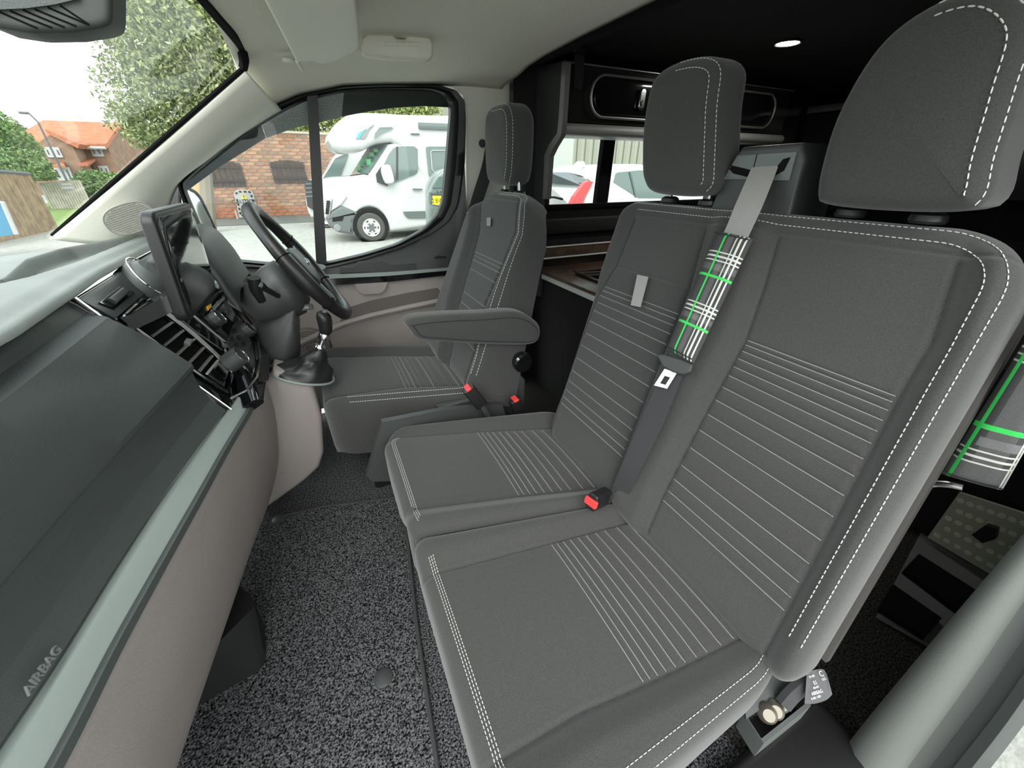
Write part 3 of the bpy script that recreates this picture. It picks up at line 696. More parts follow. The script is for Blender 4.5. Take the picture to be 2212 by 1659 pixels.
# moulded belt tower between the two headrests
tw = obj('belt_tower', *puff([(-0.500, 1.000), (-0.502, 1.10), (-0.520, 1.128), (-0.640, 1.126), (-0.655, 1.10), (-0.676, 1.045), (-0.680, 1.000)], (0.955, 0, 0), (0, -1, 0), (0, 0, 1), 0.125, 0.010, 0.0), 'dark_plastic', bench, label='dark moulded plastic belt guide housing')
mat('tower_plate', (0.12, 0.135, 0.13), 0.45)
xf = 0.829
obj('guide_plate', *puff([(-0.518, 1.066), (-0.520, 1.114), (-0.642, 1.112), (-0.662, 1.066)], (xf+0.002, 0, 0), (0, -1, 0), (0, 0, 1), 0.005, 0.002), 'tower_plate', tw)
sl = [(-0.528, 1.105), (-0.541, 1.102), (-0.549, 1.089), (-0.60, 1.084), (-0.648, 1.093), (-0.652, 1.086), (-0.64, 1.078), (-0.60, 1.071), (-0.55, 1.073), (-0.533, 1.083)]
obj('belt_slot', *prism(sl, (xf-0.001, 0, 0), (0, -1, 0), (0, 0, 1), 0.003), 'matt_black', tw)
mb = MB(); mb.add(*box((xf-0.0035, 0.597, 1.100), (0.001, 0.0012, 0.024))); mb.build('plate_seam', 'matt_black', tw)

# bench base: plastic plinth under the cushions, hinge cover and seat rail at the near end
bb = MB(); bb.add(*bbox_((0.33, 0.55, 0.115), (0.44, 0.84, 0.23), 0.01)); bb.build('plinth', 'black_plastic', bench)
# side valance at the far end of the bench (moulded panel beside the driver seat)
q = [at(px, py, y=1.040) for px, py in ((823, 905), (960, 878), (1080, 868), (1100, 930), (870, 1030), (802, 1032), (790, 1020))]
obj('side_valance', *plate(q, 0.02, (0, -1, 0)), 'dark_plastic', bench)

# ---- driver seat
drv = thing('driver_seat', 'dark grey fabric driver seat with armrest, beside the far door', 'seat', (0.15, 1.4, 0.0))
C = [(-0.105, 1.235, 0.405), (-0.105, 1.745, 0.405), (0.43, 1.045, 0.425), (0.43, 1.50, 0.425)]
W, L = 0.50, 0.535
s0 = S([(722, 851), (866, 836), (996, 836)], 0.42); s1 = S([(709, 765), (837, 766), (975, 771)], 0.42)
bs, be = 0.262, 0.478
plD = [lerp(bs, be, t) for t in PLT]
qD, f0, f1, covD = cushion(drv, C, (0, 0, 1), W, L, s0, s1, bs, be, plD, 0.19, (0.07, 0.09, 0.05, 0.06), 0.04, 0.03, step=0.005, bol=0.024)
sew(qD, [qD.edge_path(0.006, 0.78, 0.995, 90), qD.edge_path(0.020, 0.78, 0.995, 90)], covD, period=0.008, r=0.0009)
P0d = V(0.35, 0, 0.44)
def bd(Y, s, off=0.0): return V(0, Y, 0)+P0d+BD*s+BN*off
C = [bd(1.03, -0.03), bd(1.60, -0.03), bd(1.225, 0.672), bd(1.735, 0.672)]
W, L = 0.52, 0.70
def SD(pts): return invq(C, W, L, [atp(px, py, P0d, BN) for px, py in pts])
dR = interp1([(b, a) for a, b in SD([(1120, 425), (1114, 501), (1087, 569), (1046, 667), (1026, 758)])])
dL = interp1([(b, a) for a, b in SD([(1039, 437), (1036, 498), (1023, 549), (992, 657), (975, 765)])])
plB = [0.445-t for t in (0, .014, .030, .047, .066, .092, .122, .156, .195, .235, .270, .300)]
hD = panel_height(dR, dL, 0.0, 0.66, plB, bolster=0.03, soft=0.07, crown=0.0)
def hd(A, B): return hD(A, B)*sst((0.70-B)/0.05)
qDB = Quilt(C, BN, W, L, hd, 0.16, (0.06, 0.06, 0.15, 0.17), 0.05, taper=0.62)
inD = lambda A, B: (A > dR(B)) & (A < dL(B)) & (B > 0.05) & (B < 0.65)
covDB = qDB.build(drv, 'backrest', 'fabric', [('pleated_panel', lambda A, B: inD(A, B) & (B < plB[0]), 'fabric_panel'), ('plain_panel', lambda A, B: inD(A, B), 'fabric')], 0.005)
piping(qDB, dR, dL, plB, covDB, r=0.001)
sew(qDB, [qDB.edge_path(0.006, 0.60, 0.99, 200), qDB.edge_path(0.022, 0.60, 0.99, 200)], covDB, period=0.010, r=0.001)
YZd = [(1.45, 1.040), (1.43, 1.055), (1.413, 1.10), (1.405, 1.19), (1.412, 1.252), (1.45, 1.286), (1.52, 1.292), (1.60, 1.288), (1.637, 1.255), (1.645, 1.19), (1.643, 1.10), (1.63, 1.058), (1.605, 1.040), (1.52, 1.035)]
headrest(drv, YZd, 0.655, 0.11, 0.035, stitch=(0, 1), posts=[(1.44, 1.005, 1.06), (1.57, 1.005, 1.06)], period=0.010)
obj('seat_tag', *plate([atp(a, b, P0d+BN*0.007, BN) for a, b in ((1052, 471), (1061, 470), (1060, 489), (1052, 488))], 0.002, BN), 'piping', covDB)
# armrest: seen from its inner side
ya = 1.052
O = np.array([(p[0], p[2]) for p in (at(px, py, y=ya) for px, py in ((876, 700), (886, 715), (905, 736), (960, 742), (1050, 747), (1140, 748), (1165, 738), (1171, 715), (1160, 695), (1120, 676), (1040, 680), (960, 683), (895, 690)))])
O = resample(spline(O, 80, True), 64, True)
ar = obj('armrest', *puff(O, (0, ya+0.075, 0), (1, 0, 0), (0, 0, 1), 0.075, 0.022, 0.004), 'fabric', drv, smooth=60)
pth = offset_in(ccw(O), 0.016); mbs = MB(); mbs.add(*tube(np.stack([pth[:, 0], np.full(len(pth), ya-0.0005), pth[:, 1]], 1), 0.0012, 5, closed=True)); mbs.build('seam_piping', 'seam', ar)
kp = at(1124, 778, y=1.085)
kn = obj('recline_knob', *lathe([(0.0, 0), (0.034, 0), (0.037, 0.01), (0.035, 0.026), (0.028, 0.032), (0, 0.033)], kp, (0, -1, 0), 24), 'gloss_black', drv, label='round black recline knob')
# plastic side shield with the raised hinge hump
yv = 1.07
O = np.array([(p[0], p[2]) for p in (at(px, py, y=yv) for px, py in ((945, 880), (1010, 862), (1050, 840), (1085, 808), (1115, 800), (1137, 822), (1135, 880), (1090, 925), (960, 925)))])
obj('side_shield', *puff(resample(O, 60, True), (0, yv+0.03, 0), (1, 0, 0), (0, 0, 1), 0.03, 0.012), 'dark_plastic', drv)
# seat plinth and front floor frame
obj('plinth', *bbox_((0.20, 1.43, 0.13), (0.40, 0.40, 0.26), 0.012), 'black_plastic', drv)
fr = [at(px, py, z=zz) for px, py, zz in ((712, 890, 0.20), (716, 925, 0.12), (758, 953, 0.07), (845, 942, 0.07), (905, 925, 0.1))]
obj('front_rail', *tube(spline(fr, 30), 0.008, 8), 'metal', drv, label='curved metal adjuster bar')

# ---- belt buckles (each a thing)
def buckle(c, d, label, ln=0.085):
    d = unit(d); s, u, t = frame(d, (0, 0, 1)); b = thing('seatbelt_buckle', label, 'buckle', tuple(c), group='red-topped belt buckles')
    body = obj('buckle_body', *puff(rrect(0.040, 0.024, 0.006), np.array(c)-t*ln, s, u, ln, 0.004) if np.dot(np.cross(s, u), t) > 0 else puff(rrect(0.040, 0.024, 0.006), np.array(c)-t*ln, u, s, ln, 0.004), 'black_plastic', b)
    obj('release_button', *puff(rrect(0.032, 0.018, 0.004), np.array(c)-t*0.004, s, u, 0.008, 0.002) if np.dot(np.cross(s, u), t) > 0 else puff(rrect(0.018, 0.032, 0.004), np.array(c)-t*0.004, u, s, 0.008, 0.002), 'red_button', b, label='red release button')
    obj('buckle_stalk', *tube([np.array(c)-t*(ln-0.005), np.array(c)-t*(ln+0.05)+V(0, 0, -0.015)], 0.010, 8), 'belt_dark', b)
    return b
b1 = buckle(at(1010, 838, y=0.985), (-0.50, 0.0, 0.85), 'red-topped black belt buckle standing against the driver seat side')
b2 = buckle(at(1112, 862, y=0.985), (-0.25, 0.0, 0.9), 'red-topped black belt buckle behind the far corner of the passenger bench')
b3 = buckle(at(1277, 1085, z=0.446), (-0.93, -0.25, 0.28), 'red-topped black belt buckle lying between the two bench cushions', 0.058)
# ------------------------------------------------------------------ dashboard
dash = thing('dashboard', 'grey moulded dashboard with silver trim strip and beige lower panel', 'dashboard', (-0.5, 0.93, 0.5))
def rl(*p):
    p = np.array(sorted(p)); ys = p[:, 0]
    def f(Y): return np.stack([np.interp(Y, ys, p[:, 1]), np.asarray(Y, float)+0*np.asarray(Y, float), np.interp(Y, ys, p[:, 2])], -1)
    return f
def sm1(P, it=6):
    for _ in range(it): P = np.concatenate([P[:1], (P[:-2]+2*P[1:-1]+P[2:])/4, P[-1:]])
    return P
YP = np.linspace(0.10, 1.055, 60)       # passenger side
YA = np.linspace(0.10, 1.80, 90)        # full width
LB = rl((0.05, -0.475, .86), (0.5, -.450, .86), (.78, -.447, .86), (.93, -.453, .86), (1.057, -.465, .86), (1.233, -.484, .86), (1.426, -.493, .86), (1.80, -.50, .86))
LT = rl((0.05, -0.475, .885), (0.5, -.442, .885), (.775, -.436, .885), (.977, -.455, .885), (1.23, -.478, .885), (1.577, -.482, .885), (1.80, -.49, .885))
C1 = rl((0.05, -.47, .815), (.3, -.435, .815), (.675, -.421, .815), (1.057, -.430, .815))
C2 = rl((0.05, -.47, .68), (.3, -.425, .68), (.606, -.392, .68), (.737, -.374, .68), (1.057, -.33, .68))
R5 = rl((0.05, -.46, .55), (.374, -.408, .55), (.47, -.391, .55), (.59, -.378, .55), (.735, -.358, .55), (1.057, -.293, .549))
R6 = rl((0.05, -.425, .53), (.381, -.37, .53), (.473, -.362, .53), (.643, -.336, .53), (.775, -.315, .53), (.91, -.295, .53), (1.083, -.263, .53), (1.207, -.25, .53), (1.33, -.245, .53))
# top: windscreen base to lip; the tray recess is cut as a sunken region
def WBf(Y): return np.stack([np.interp(Y, [0.1, .31, .66, .93, 1.2, 1.55, 1.8], [-.74, -.88, -1.0, -1.03, -1.0, -.88, -.70]), Y, np.full_like(Y, 0.872)], -1)
lt, lb = sm1(LT(YA)), sm1(LB(YA)); wb = WBf(YA)
rows = []
tr = np.array([at(px, py, z=0.90)[:2] for px, py in ((-40, 612), (10, 590), (55, 552), (140, 525), (300, 506), (225, 535), (160, 560), (60, 590))])
def sd_poly(P, poly):
    """signed distance (negative inside)"""
    d = np.full(len(P), 1e9); ins = np.zeros(len(P), bool)
    for i in range(len(poly)):
        a, b = poly[i], poly[(i+1) % len(poly)]; e = b-a; w_ = P-a
        t = np.clip((w_ @ e)/(e @ e), 0, 1); d = np.minimum(d, np.linalg.norm(w_-t[:, None]*e, axis=1))
        c = (a[1] > P[:, 1]) != (b[1] > P[:, 1]); xi = a[0]+(P[:, 1]-a[1])/(b[1]-a[1]+1e-12)*e[0]; ins ^= c & (P[:, 0] < xi)
    return np.where(ins, -d, d)
ts = np.linspace(0, 1, 150)
YT = np.linspace(0.10, 1.80, 300); lt2, wb2 = sm1(LT(YT), 12), WBf(YT)
G = np.zeros((300, 150, 3))
for i in range(300):
    for k, t in enumerate(ts):
        p = lerp(wb2[i], lt2[i], t); p[2] = lerp(0.872, 0.893, sst(t*1.5)) - 0.008*sst((t-0.93)/0.07); G[i, k] = p
d = sd_poly(G.reshape(-1, 3)[:, :2], tr).reshape(300, 150)
G[..., 2] -= 0.035*sst(-d/0.012)
YF = np.linspace(0.10, 1.80, 200)
lipm = lt2.copy(); lipm[:, 0] += 0.016; lipm[:, 2] = 0.873
lb2 = sm1(LB(YT), 12); li = lb2.copy(); li[:, 0] -= 0.02; li[:, 2] = 0.855
G = np.concatenate([G, np.stack([lerp(lt2, lipm, 0.55)+V(0.003, 0, 0.004), lipm, lb2, li], 1)], 1)
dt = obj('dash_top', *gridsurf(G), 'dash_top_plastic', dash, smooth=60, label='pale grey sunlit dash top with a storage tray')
# airbag panel
lb, c1, c2, r5 = sm1(LB(YP)), sm1(C1(YP)), sm1(C2(YP)), sm1(R5(YP))
prof = [lb+V(-0.015, 0, 0.0), lerp(lb, c1, 0.3)+V(-0.012, 0, 0), lerp(lb, c1, 0.65)+V(-0.014, 0, 0), c1+V(-0.008, 0, 0.006), c1+V(0.001, 0, 0.001), c1+V(0.006, 0, -0.006), lerp(c1, c2, 0.33)+V(0.008, 0, 0.003), lerp(c1, c2, 0.66)+V(0.008, 0, 0.003), c2+V(0.003, 0, 0.005), c2+V(0.003, 0, -0.004), c2+V(-0.004, 0, -0.014), lerp(c2, r5, 0.35)+V(-0.016, 0, 0), lerp(c2, r5, 0.7)+V(-0.018, 0, 0), r5+V(-0.008, 0, 0.002), r5+V(-0.025, 0, -0.002)]
ab = obj('airbag_panel', *gridsurf(np.stack(prof, 1)), 'dash_plastic', dash, smooth=14, label='dark grained passenger airbag panel')
# AIRBAG moulded lettering
p0, p1 = lerp(C2(np.array([.43]))[0], R5(np.array([.43]))[0], 0.80), lerp(C2(np.array([.60]))[0], R5(np.array([.60]))[0], 0.80)
o_ = lerp(p0, p1, 0.35); ux = unit(p1-p0); uyv = unit(C2(np.array([.5]))[0]-R5(np.array([.5]))[0]); nn = unit(np.cross(ux, uyv))
mat('letter_grey', (0.20, 0.21, 0.21), 0.35)
ta = atp(88, 1450, o_, nn)
tA, tB = atp(42, 1508, o_, nn), atp(122, 1396, o_, nn)
lettering('AIRBAG', (tA+tB)/2+nn*0.004, tB-tA, np.cross(nn, unit(tB-tA)), np.linalg.norm(tB-tA)/3.55, 'letter_grey', ab, extrude=0.0012, stretch=0.93)
# silver strip, dark bead
YS = np.linspace(0.10, 1.33, 70); R5b = rl((0.05, -.46, .55), (.374, -.408, .55), (.47, -.391, .55), (.59, -.378, .55), (.735, -.358, .55), (1.057, -.298, .549), (1.2, -.262, .548), (1.33, -.25, .545))
a, b = sm1(R5b(YS)), sm1(R6(YS))
obj('silver_strip', *gridsurf(np.stack([a+V(-0.02, 0, -0.01), a, lerp(a, b, 0.2)+V(0, 0, 0.003), lerp(a, b, 0.8)+V(0, 0, 0.003), b+V(0, 0, -0.001)], 1)), 'satin_silver', dash, smooth=60, label='satin silver-green trim strip')
r7 = b+V(0.009, 0, -0.012)
obj('trim_bead', *loft([[b[i]+V(0, 0, 0.002), b[i]+V(0.007, 0, 0.0), r7[i], r7[i]+V(-0.01, 0, -0.006), b[i]+V(-0.015, 0, -0.008)] for i in range(len(b))]), 'dash_plastic', dash, smooth=60)
# beige lower panel with two soft bulges
def low(off, z):
    p = r7.copy(); p[:, 0] += off; p[:, 2] = z; return p
G = np.stack([low(-0.008, .512), low(-0.006, .49), low(-0.006, .44), low(-0.008, .40), low(-0.016, .34), low(-0.028, .28), low(-0.036, .24), low(-0.048, .20), low(-0.07, .165), low(-0.11, .145), low(-0.22, .15)], 1)
lo = obj('lower_panel', *gridsurf(G), 'beige_plastic', dash, smooth=80, label='beige glovebox panel')
so = lo.modifiers.new('thick', 'SOLIDIFY'); so.thickness = 0.01
# finger grip slot and power socket on the lower panel
def on_low(Y, z, off=0.0):
    k = np.interp(Y, YS, np.arange(len(YS))); i = int(k); col = G[i]; zz = col[:, 2]; x = np.interp(-z, -zz[::1], col[:, 0]) if zz[0] > zz[-1] else 0
    return V(np.interp(z, zz[::-1], col[::-1, 0])+off, Y, z)
gp = on_low(0.80, 0.27)
0 and obj('grip_slot', *lathe([(0, 0), (0.012, 0.0), (0.016, 0.002), (0.017, -0.004)], gp+V(0.001, 0, 0), (1, 0, 0.2), 20), 'beige_dark', lo)
sk = at(545, 930, y=1.20)
so_ = obj('power_socket', *lathe([(0, 0.012), (0.015, 0.012), (0.019, 0.010), (0.019, 0.006), (0.021, 0.004), (0.021, -0.02)], sk, (0.9, -0.42, 0.0), 24), 'gloss_black', dash, label='round black power socket cap')
sx = unit((0.42, 0.9, 0)); pl_ = sk+unit((0.9, -0.42, 0))*0.0125
mb = MB(); mb.add(*box(pl_, (0.0012, 0.012, 0.0016), rotm('Z', R(-25)))); mb.add(*box(pl_, (0.0012, 0.0016, 0.012), rotm('Z', R(-25)))); mb.build('plus_mark', 'label_white', so_)
ps = at(556, 870, y=1.235); obj('slot_button', *bbox_(ps, (0.012, 0.035, 0.06), 0.003, rot=rotm('Z', R(-25))), 'black_plastic', dash)
# centre console side (beige block below the gear lever)
yc = 1.30
out = [at(px, py, y=yc) for px, py in ((566, 836), (590, 800), (640, 812), (680, 832), (700, 850), (705, 900), (700, 980), (690, 1012), (660, 1040), (580, 1098), (556, 1104), (540, 1020), (552, 920))]
O = np.array([(min(p[0], -0.118), p[2]) for p in out]); O = resample(O, 80, True)
con = obj('console_side', *puff(O, (0, yc+0.11, 0), (1, 0, 0), (0, 0, 1), 0.11, 0.02, 0.012), 'beige_plastic', dash, smooth=60, label='beige side of the gear console')
# ---- centre stack: chrome-edged fascia, vent, rocker, radio, climate panel, tablet
SP, SN, SD_ = V(-.465, 0, .86), V(.876, 0, .484), V(.484, 0, -.876)
def stk(Y, s, off=0.0): return V(0, Y, 0)+SP+SD_*s+SN*off
def splate(poly, off, T, name, m, parent=None, r=0.002, **k):
    """solid on the stack plane; poly of (Y, s)"""
    return obj(name, *puff([(y, s) for y, s in poly], stk(0, 0, off), (0, 1, 0), SD_, T, r, 0.0) if False else puff([(y, -s) for y, s in poly], stk(0, 0, off), (0, 1, 0), -SD_, T, r, 0.0), m, parent or dash, **k)
# note: (0,1,0) x (-SD_) points along -SN or SN; make it SN
if np.dot(np.cross(V(0, 1, 0), -SD_), SN) < 0:
    def splate(poly, off, T, name, m, parent=None, r=0.002, **k):
        return obj(name, *puff([(-y, -s) for y, s in poly], stk(0, 0, off), (0, -1, 0), -SD_, T, r, 0.0), m, parent or dash, **k)
fas = splate([(1.058, 0.0), (1.70, -0.012), (1.70, 0.10), (1.36, 0.30), (1.36, 0.405), (1.20, 0.405), (1.09, 0.375), (1.06, 0.345)], -0.03, 0.03, 'stack_fascia', 'gloss_black', r=0.003, label='gloss black centre stack fascia')
mat('fascia_grey', (0.045, 0.05, 0.047), 0.3, spec=0.55)
splate([(1.062, 0.004), (1.66, -0.008), (1.60, 0.03), (1.36, 0.055), (1.30, 0.062), (1.085, 0.066)], 0.0, 0.003, 'upper_fascia', 'fascia_grey', r=0.001)
obj('chrome_edge', *tube([stk(1.056, s, 0.003) for s in np.linspace(0.0, 0.355, 12)], 0.0022, 6), 'chrome', dash)
# rocker
rk = splate([(1.095, 0.027), (1.225, 0.022), (1.247, 0.048), (1.112, 0.052)], 0.002, 0.004, 'rocker_bezel', 'gloss_black', r=0.001)
splate([(1.125, 0.030), (1.215, 0.027), (1.222, 0.042), (1.130, 0.046)], 0.004, 0.009, 'rocker_switch', 'fascia_grey', rk, r=0.003)
# air vent: frame, dark cavity, slats with a tab
vf = [(1.100, 0.073), (1.245, 0.070), (1.255, 0.20), (1.225, 0.325), (1.110, 0.330), (1.100, 0.25)]
vent = splate([(1.106, 0.079), (1.240, 0.076), (1.248, 0.20), (1.220, 0.318), (1.114, 0.322), (1.106, 0.25)], 0.0, 0.002, 'air_vent', 'matt_black', r=0.0005)
obj('vent_frame', *tube([stk(y, s, 0.006) for y, s in resample(np.array(vf), 60, True)], 0.0055, 8, closed=True), 'gloss_black', vent)
ch = [(1.248, 0.075), (1.256, 0.14), (1.256, 0.20), (1.244, 0.26), (1.222, 0.322)]
obj('chrome_blade', *strip([stk(y-0.005, s, 0.010) for y, s in ch], [stk(y+0.007, s, 0.012) for y, s in ch], 0.004, SN), 'bright_trim', vent)
mat('slat_grey', (0.20, 0.195, 0.18), 0.4)
for k, s in enumerate((0.098, 0.128, 0.157, 0.188, 0.218, 0.246)):
    A = [stk(1.106, s, -0.001), stk(1.248, s+0.012, -0.001)]; B = [q+SN*0.010+SD_*0.003 for q in A]
    obj('vent_slat', *strip(np.array(A), np.array(B), 0.004, SD_), 'slat_grey', vent)
tb = stk(1.20, 0.196, 0.010); obj('vent_tab', *bbox_(tb, (0.014, 0.030, 0.012), 0.003, rot=rotm('Y', R(25))), 'slat_grey', vent)
sw = splate([(1.110, 0.268), (1.215, 0.275), (1.205, 0.312), (1.116, 0.316)], 0.006, 0.008, 'vent_shutter', 'gloss_black', vent, r=0.003)
obj('chrome_blade', *strip([stk(1.108, 0.262, 0.012), stk(1.215, 0.272, 0.012)], [stk(1.108, 0.267, 0.013), stk(1.215, 0.277, 0.013)], 0.003, SN), 'bright_trim', vent)
# stack console block standing proud: carries radio and climate controls
OFF = 0.075
blk = splate([(1.265, 0.11), (1.50, 0.08), (1.55, 0.20), (1.53, 0.33), (1.42, 0.40), (1.10, 0.405), (1.075, 0.375), (1.20, 0.34), (1.265, 0.27)], 0.0, OFF-0.02, 'control_block', 'gloss_black', r=0.012)
def sp_(px, py, off=OFF): return atp(px, py, SP+SN*off, SN)
def knob(px, py, r, h, off, name, mark=True):
    c = sp_(px, py, off)
    k = obj(name, *lathe([(0, h*0.9), (r*0.86, h*0.9), (r*0.9, h), (r, h*0.94), (r*1.02, 0.0), (r*1.02, -0.02)], c, SN, 28), 'dark_plastic', dash)
    obj('knob_ring', *tube([c+SN*(h*0.98)+(unit(np.cross(SN, (0, 1, 0)))*math.cos(t)+V(0, 1, 0)*math.sin(t))*r*0.93 for t in np.linspace(0, 2*math.pi, 28, endpoint=False)], 0.0011, 5, closed=True), 'chrome', k)
    return k, c
k1, c1_ = knob(462, 693, 0.022, 0.022, OFF-0.02, 'radio_knob')
k2, c2_ = knob(492, 637, 0.020, 0.018, OFF-0.02, 'radio_knob')
k3, c3_ = knob(506, 777, 0.026, 0.024, OFF-0.02, 'climate_knob')
k4, c4_ = knob(530, 716, 0.022, 0.022, OFF-0.02, 'climate_knob')
mat('display_blue', (0.05, 0.16, 0.22), 0.3); mat('amber', (0.9, 0.5, 0.03), 0.5)
def spoly(pts, off, T, name, m, parent=None):
    P = [sp_(a, b, off) for a, b in pts]; return obj(name, *plate(P, T, SN), m, parent or dash, smooth=0)
rd = spoly([(416, 674), (468, 606), (497, 622), (482, 700), (470, 720), (440, 690)], OFF-0.021, 0.004, 'radio_panel', 'gloss_black')
spoly([(458, 663), (483, 640), (486, 646), (462, 670)], OFF-0.016, 0.001, 'radio_button', 'satin_silver', rd)
for k in range(4):
    a = k/4; spoly([(466+16*a, 676-20*a), (471+16*a, 671-20*a), (474+16*a, 682-20*a), (469+16*a, 688-20*a)], OFF-0.016, 0.0015, 'radio_button', 'fascia_grey', rd)
spoly([(446, 662), (455, 656), (456, 664), (449, 671)], OFF-0.016, 0.002, 'hazard_mark', 'amber', rd)
spoly([(418, 672), (468, 610), (466, 604), (414, 670)], OFF-0.014, 0.003, 'chrome_trim', 'chrome', rd)
cl = spoly([(488, 744), (502, 703), (520, 690), (541, 742), (533, 770), (505, 768)], OFF-0.021, 0.004, 'climate_panel', 'fascia_grey')
for a, b in ((505, 716), (515, 730), (524, 745), (498, 734), (508, 748), (517, 762)):
    spoly([(a-3, b-5), (a+4, b-8), (a+7, b+1), (a, b+4)], OFF-0.016, 0.0012, 'climate_button', 'black_plastic', cl)
obj('chrome_trim', *tube([sp_(a, b, OFF-0.012) for a, b in ((498, 637), (520, 668), (543, 698), (556, 735), (562, 780), (555, 815), (530, 845), (500, 860))], 0.003, 6), 'chrome', dash)
sb = spoly([(558, 775), (571, 768), (577, 792), (572, 826), (560, 826), (553, 800)], OFF-0.02, 0.012, 'console_button', 'black_plastic')
# tablet display on the dash
tx = unit((0.02, 1, 0.0)); ty = unit((0.06, 0, 1)); tn_ = np.cross(tx, ty)
tn_ = tn_ if tn_[0] > 0 else -tn_
tb_o = V(-0.272, 1.125, 0.910)
tab = obj('display_housing', *(puff(rrect(0.285, 0.212, 0.022), tb_o-tn_*0.022, tx, ty, 0.024, 0.006) if np.cross(tx, ty)[0] > 0 else puff(rrect(0.285, 0.212, 0.022), tb_o-tn_*0.022, -tx, ty, 0.024, 0.006)), 'black_plastic', dash, smooth=50, label='glossy black tablet-style display')
obj('display_glass', *puff(rrect(0.262, 0.190, 0.012), tb_o+tn_*0.0015, tx, ty, 0.002, 0.0005), 'screen_glass', tab)
obj('display_mount', *loft([[tb_o+tn_*-0.015+tx*a+ty*b for a, b in ((-.06, -.09), (.06, -.09), (.06, -.05), (-.06, -.05))], [tb_o+V(-0.13, 0, -0.08)+tx*a+ty*b for a, b in ((-.07, -.05), (.07, -.05), (.07, -.02), (-.07, -.02))]]), 'gloss_black', dash)
# pod in front of the display (round clock-like moulding on the dash)
pc = atp(322, 600, SP+SN*0.02, SN)
obj('dash_pod', *lathe([(0, 0.03), (0.035, 0.028), (0.05, 0.015), (0.056, 0.0), (0.06, -0.03)], pc, unit(SN+V(0, 0, 0.4)), 28), 'dash_plastic', dash)
obj('pod_rim', *tube([pc+SN*0.004+(unit(np.cross(SN, (0, 1, 0)))*math.cos(t)+V(0, 1, 0)*math.sin(t))*0.058 for t in np.linspace(0, 2*math.pi, 40, endpoint=False)], 0.002, 6, closed=True), 'chrome', dash)
# instrument hood over the cluster
mat('hood_black', (0.028, 0.030, 0.030), 0.5, bump=(420, 0.3, 0.001))
hoodA = [at(px, py, y=1.58) for px, py in ((418, 485), (455, 500), (487, 535), (512, 575), (530, 600))]
rows = []
for Y_, dz in ((1.36, -0.06), (1.38, -0.025), (1.43, -0.008), (1.55, 0.0), (1.68, -0.006), (1.73, -0.03), (1.75, -0.07)):
    rows.append([V(-0.47, Y_, 0.86+dz*0.6)]+[V(p[0], Y_, p[2]+dz) for p in spline(hoodA, 12)]+[V(hoodA[-1][0]-0.03, Y_, hoodA[-1][2]-0.03)])
hood = obj('cluster_hood', *gridsurf(np.array(rows)), 'hood_black', dash, smooth=60)
so = hood.modifiers.new('thick', 'SOLIDIFY'); so.thickness = 0.012
# driver-side dash face and knee panel
mb = MB(); rows = []
for Y_ in np.linspace(1.50, 1.84, 12):
    rows.append([V(-0.50, Y_, 0.855), V(-0.42, Y_, 0.80), V(-0.37, Y_, 0.72), V(-0.34, Y_, 0.62), V(-0.36, Y_, 0.50), V(-0.42, Y_, 0.42), V(-0.58, Y_, 0.38)])
dd = obj('driver_fascia', *gridsurf(np.array(rows)), 'dash_plastic', dash, smooth=80)
so = dd.modifiers.new('thick', 'SOLIDIFY'); so.thickness = 0.01

# ---- steering column, stalk, wheel
WC = V(-0.068, 1.50, 0.807); WN = unit((0.861, 0, 0.508)); WU = unit((-0.508, 0, 0.861)); WY = V(0, 1, 0)
colm = thing('steering_column', 'dark plastic steering column shroud behind the wheel', 'steering column', tuple(WC-WN*0.15))
def cs(d, w_, h, dn=0.0): return [WC-WN*d+WY*(w_*math.cos(t))+WU*(h*math.sin(t)+dn) for t in np.linspace(0, 2*math.pi, 28, endpoint=False)]
obj('column_shroud', *loft([cs(0.045, 0.05, 0.05, -0.01), cs(0.06, 0.078, 0.08, -0.02), cs(0.10, 0.085, 0.095, -0.03), cs(0.16, 0.080, 0.085, -0.03), cs(0.22, 0.065, 0.06, -0.02)]), 'dark_plastic', colm, smooth=60)
obj('lower_shroud', *loft([[V(-0.12+0.02*c_, 1.50+0.13*c_, 0.70) if False else WC-WN*d_+WY*(w_*math.cos(t))+V(0, 0, -0.06-h_+h_*math.sin(t)) for t in np.linspace(0, 2*math.pi, 24, endpoint=False)] for d_, w_, h_, c_ in ((0.06, 0.07, 0.05, 0), (0.09, 0.095, 0.10, 0), (0.15, 0.095, 0.13, 0), (0.21, 0.08, 0.12, 0))]), 'dark_plastic', colm, smooth=70)
s0_ = WC-WN*0.10-WY*0.09+V(0, 0, -0.02); s1_ = at(552, 612, y=1.27); s2_ = at(560, 640, y=1.30)
stl = obj('column_stalk', *tube([s0_, lerp(s0_, s1_, 0.6), s1_-unit(s1_-s0_)*0.03, s1_], [0.008, 0.009, 0.014, 0.014], 14), 'black_plastic', colm, label='black control stalk')
obj('stalk_cap', *lathe([(0, 0.006), (0.012, 0.005), (0.0145, 0), (0.0145, -0.012)], s1_, unit(s1_-s0_), 20), 'satin_silver', stl)
ls = at(552, 612, y=1.28); le = at(566, 655, y=1.30)
obj('ignition_key_pod', *tube([at(548, 600, y=1.27), at(552, 625, y=1.275), at(566, 650, y=1.29)], [0.017, 0.015, 0.011], 16), 'black_plastic', colm)
whl = thing('steering_wheel', 'black leather-rimmed steering wheel with silver spoke trim', 'steering wheel', tuple(WC))
RW = 0.200
rim = [WC+(WY*math.cos(t)+WU*math.sin(t))*RW for t in np.linspace(0, 2*math.pi, 72, endpoint=False)]
obj('rim', *tube(rim, [0.0205+0.0025*math.cos(4*t) for t in np.linspace(0, 2*math.pi, 72, endpoint=False)], 14, closed=True), 'leather', whl, smooth=80)
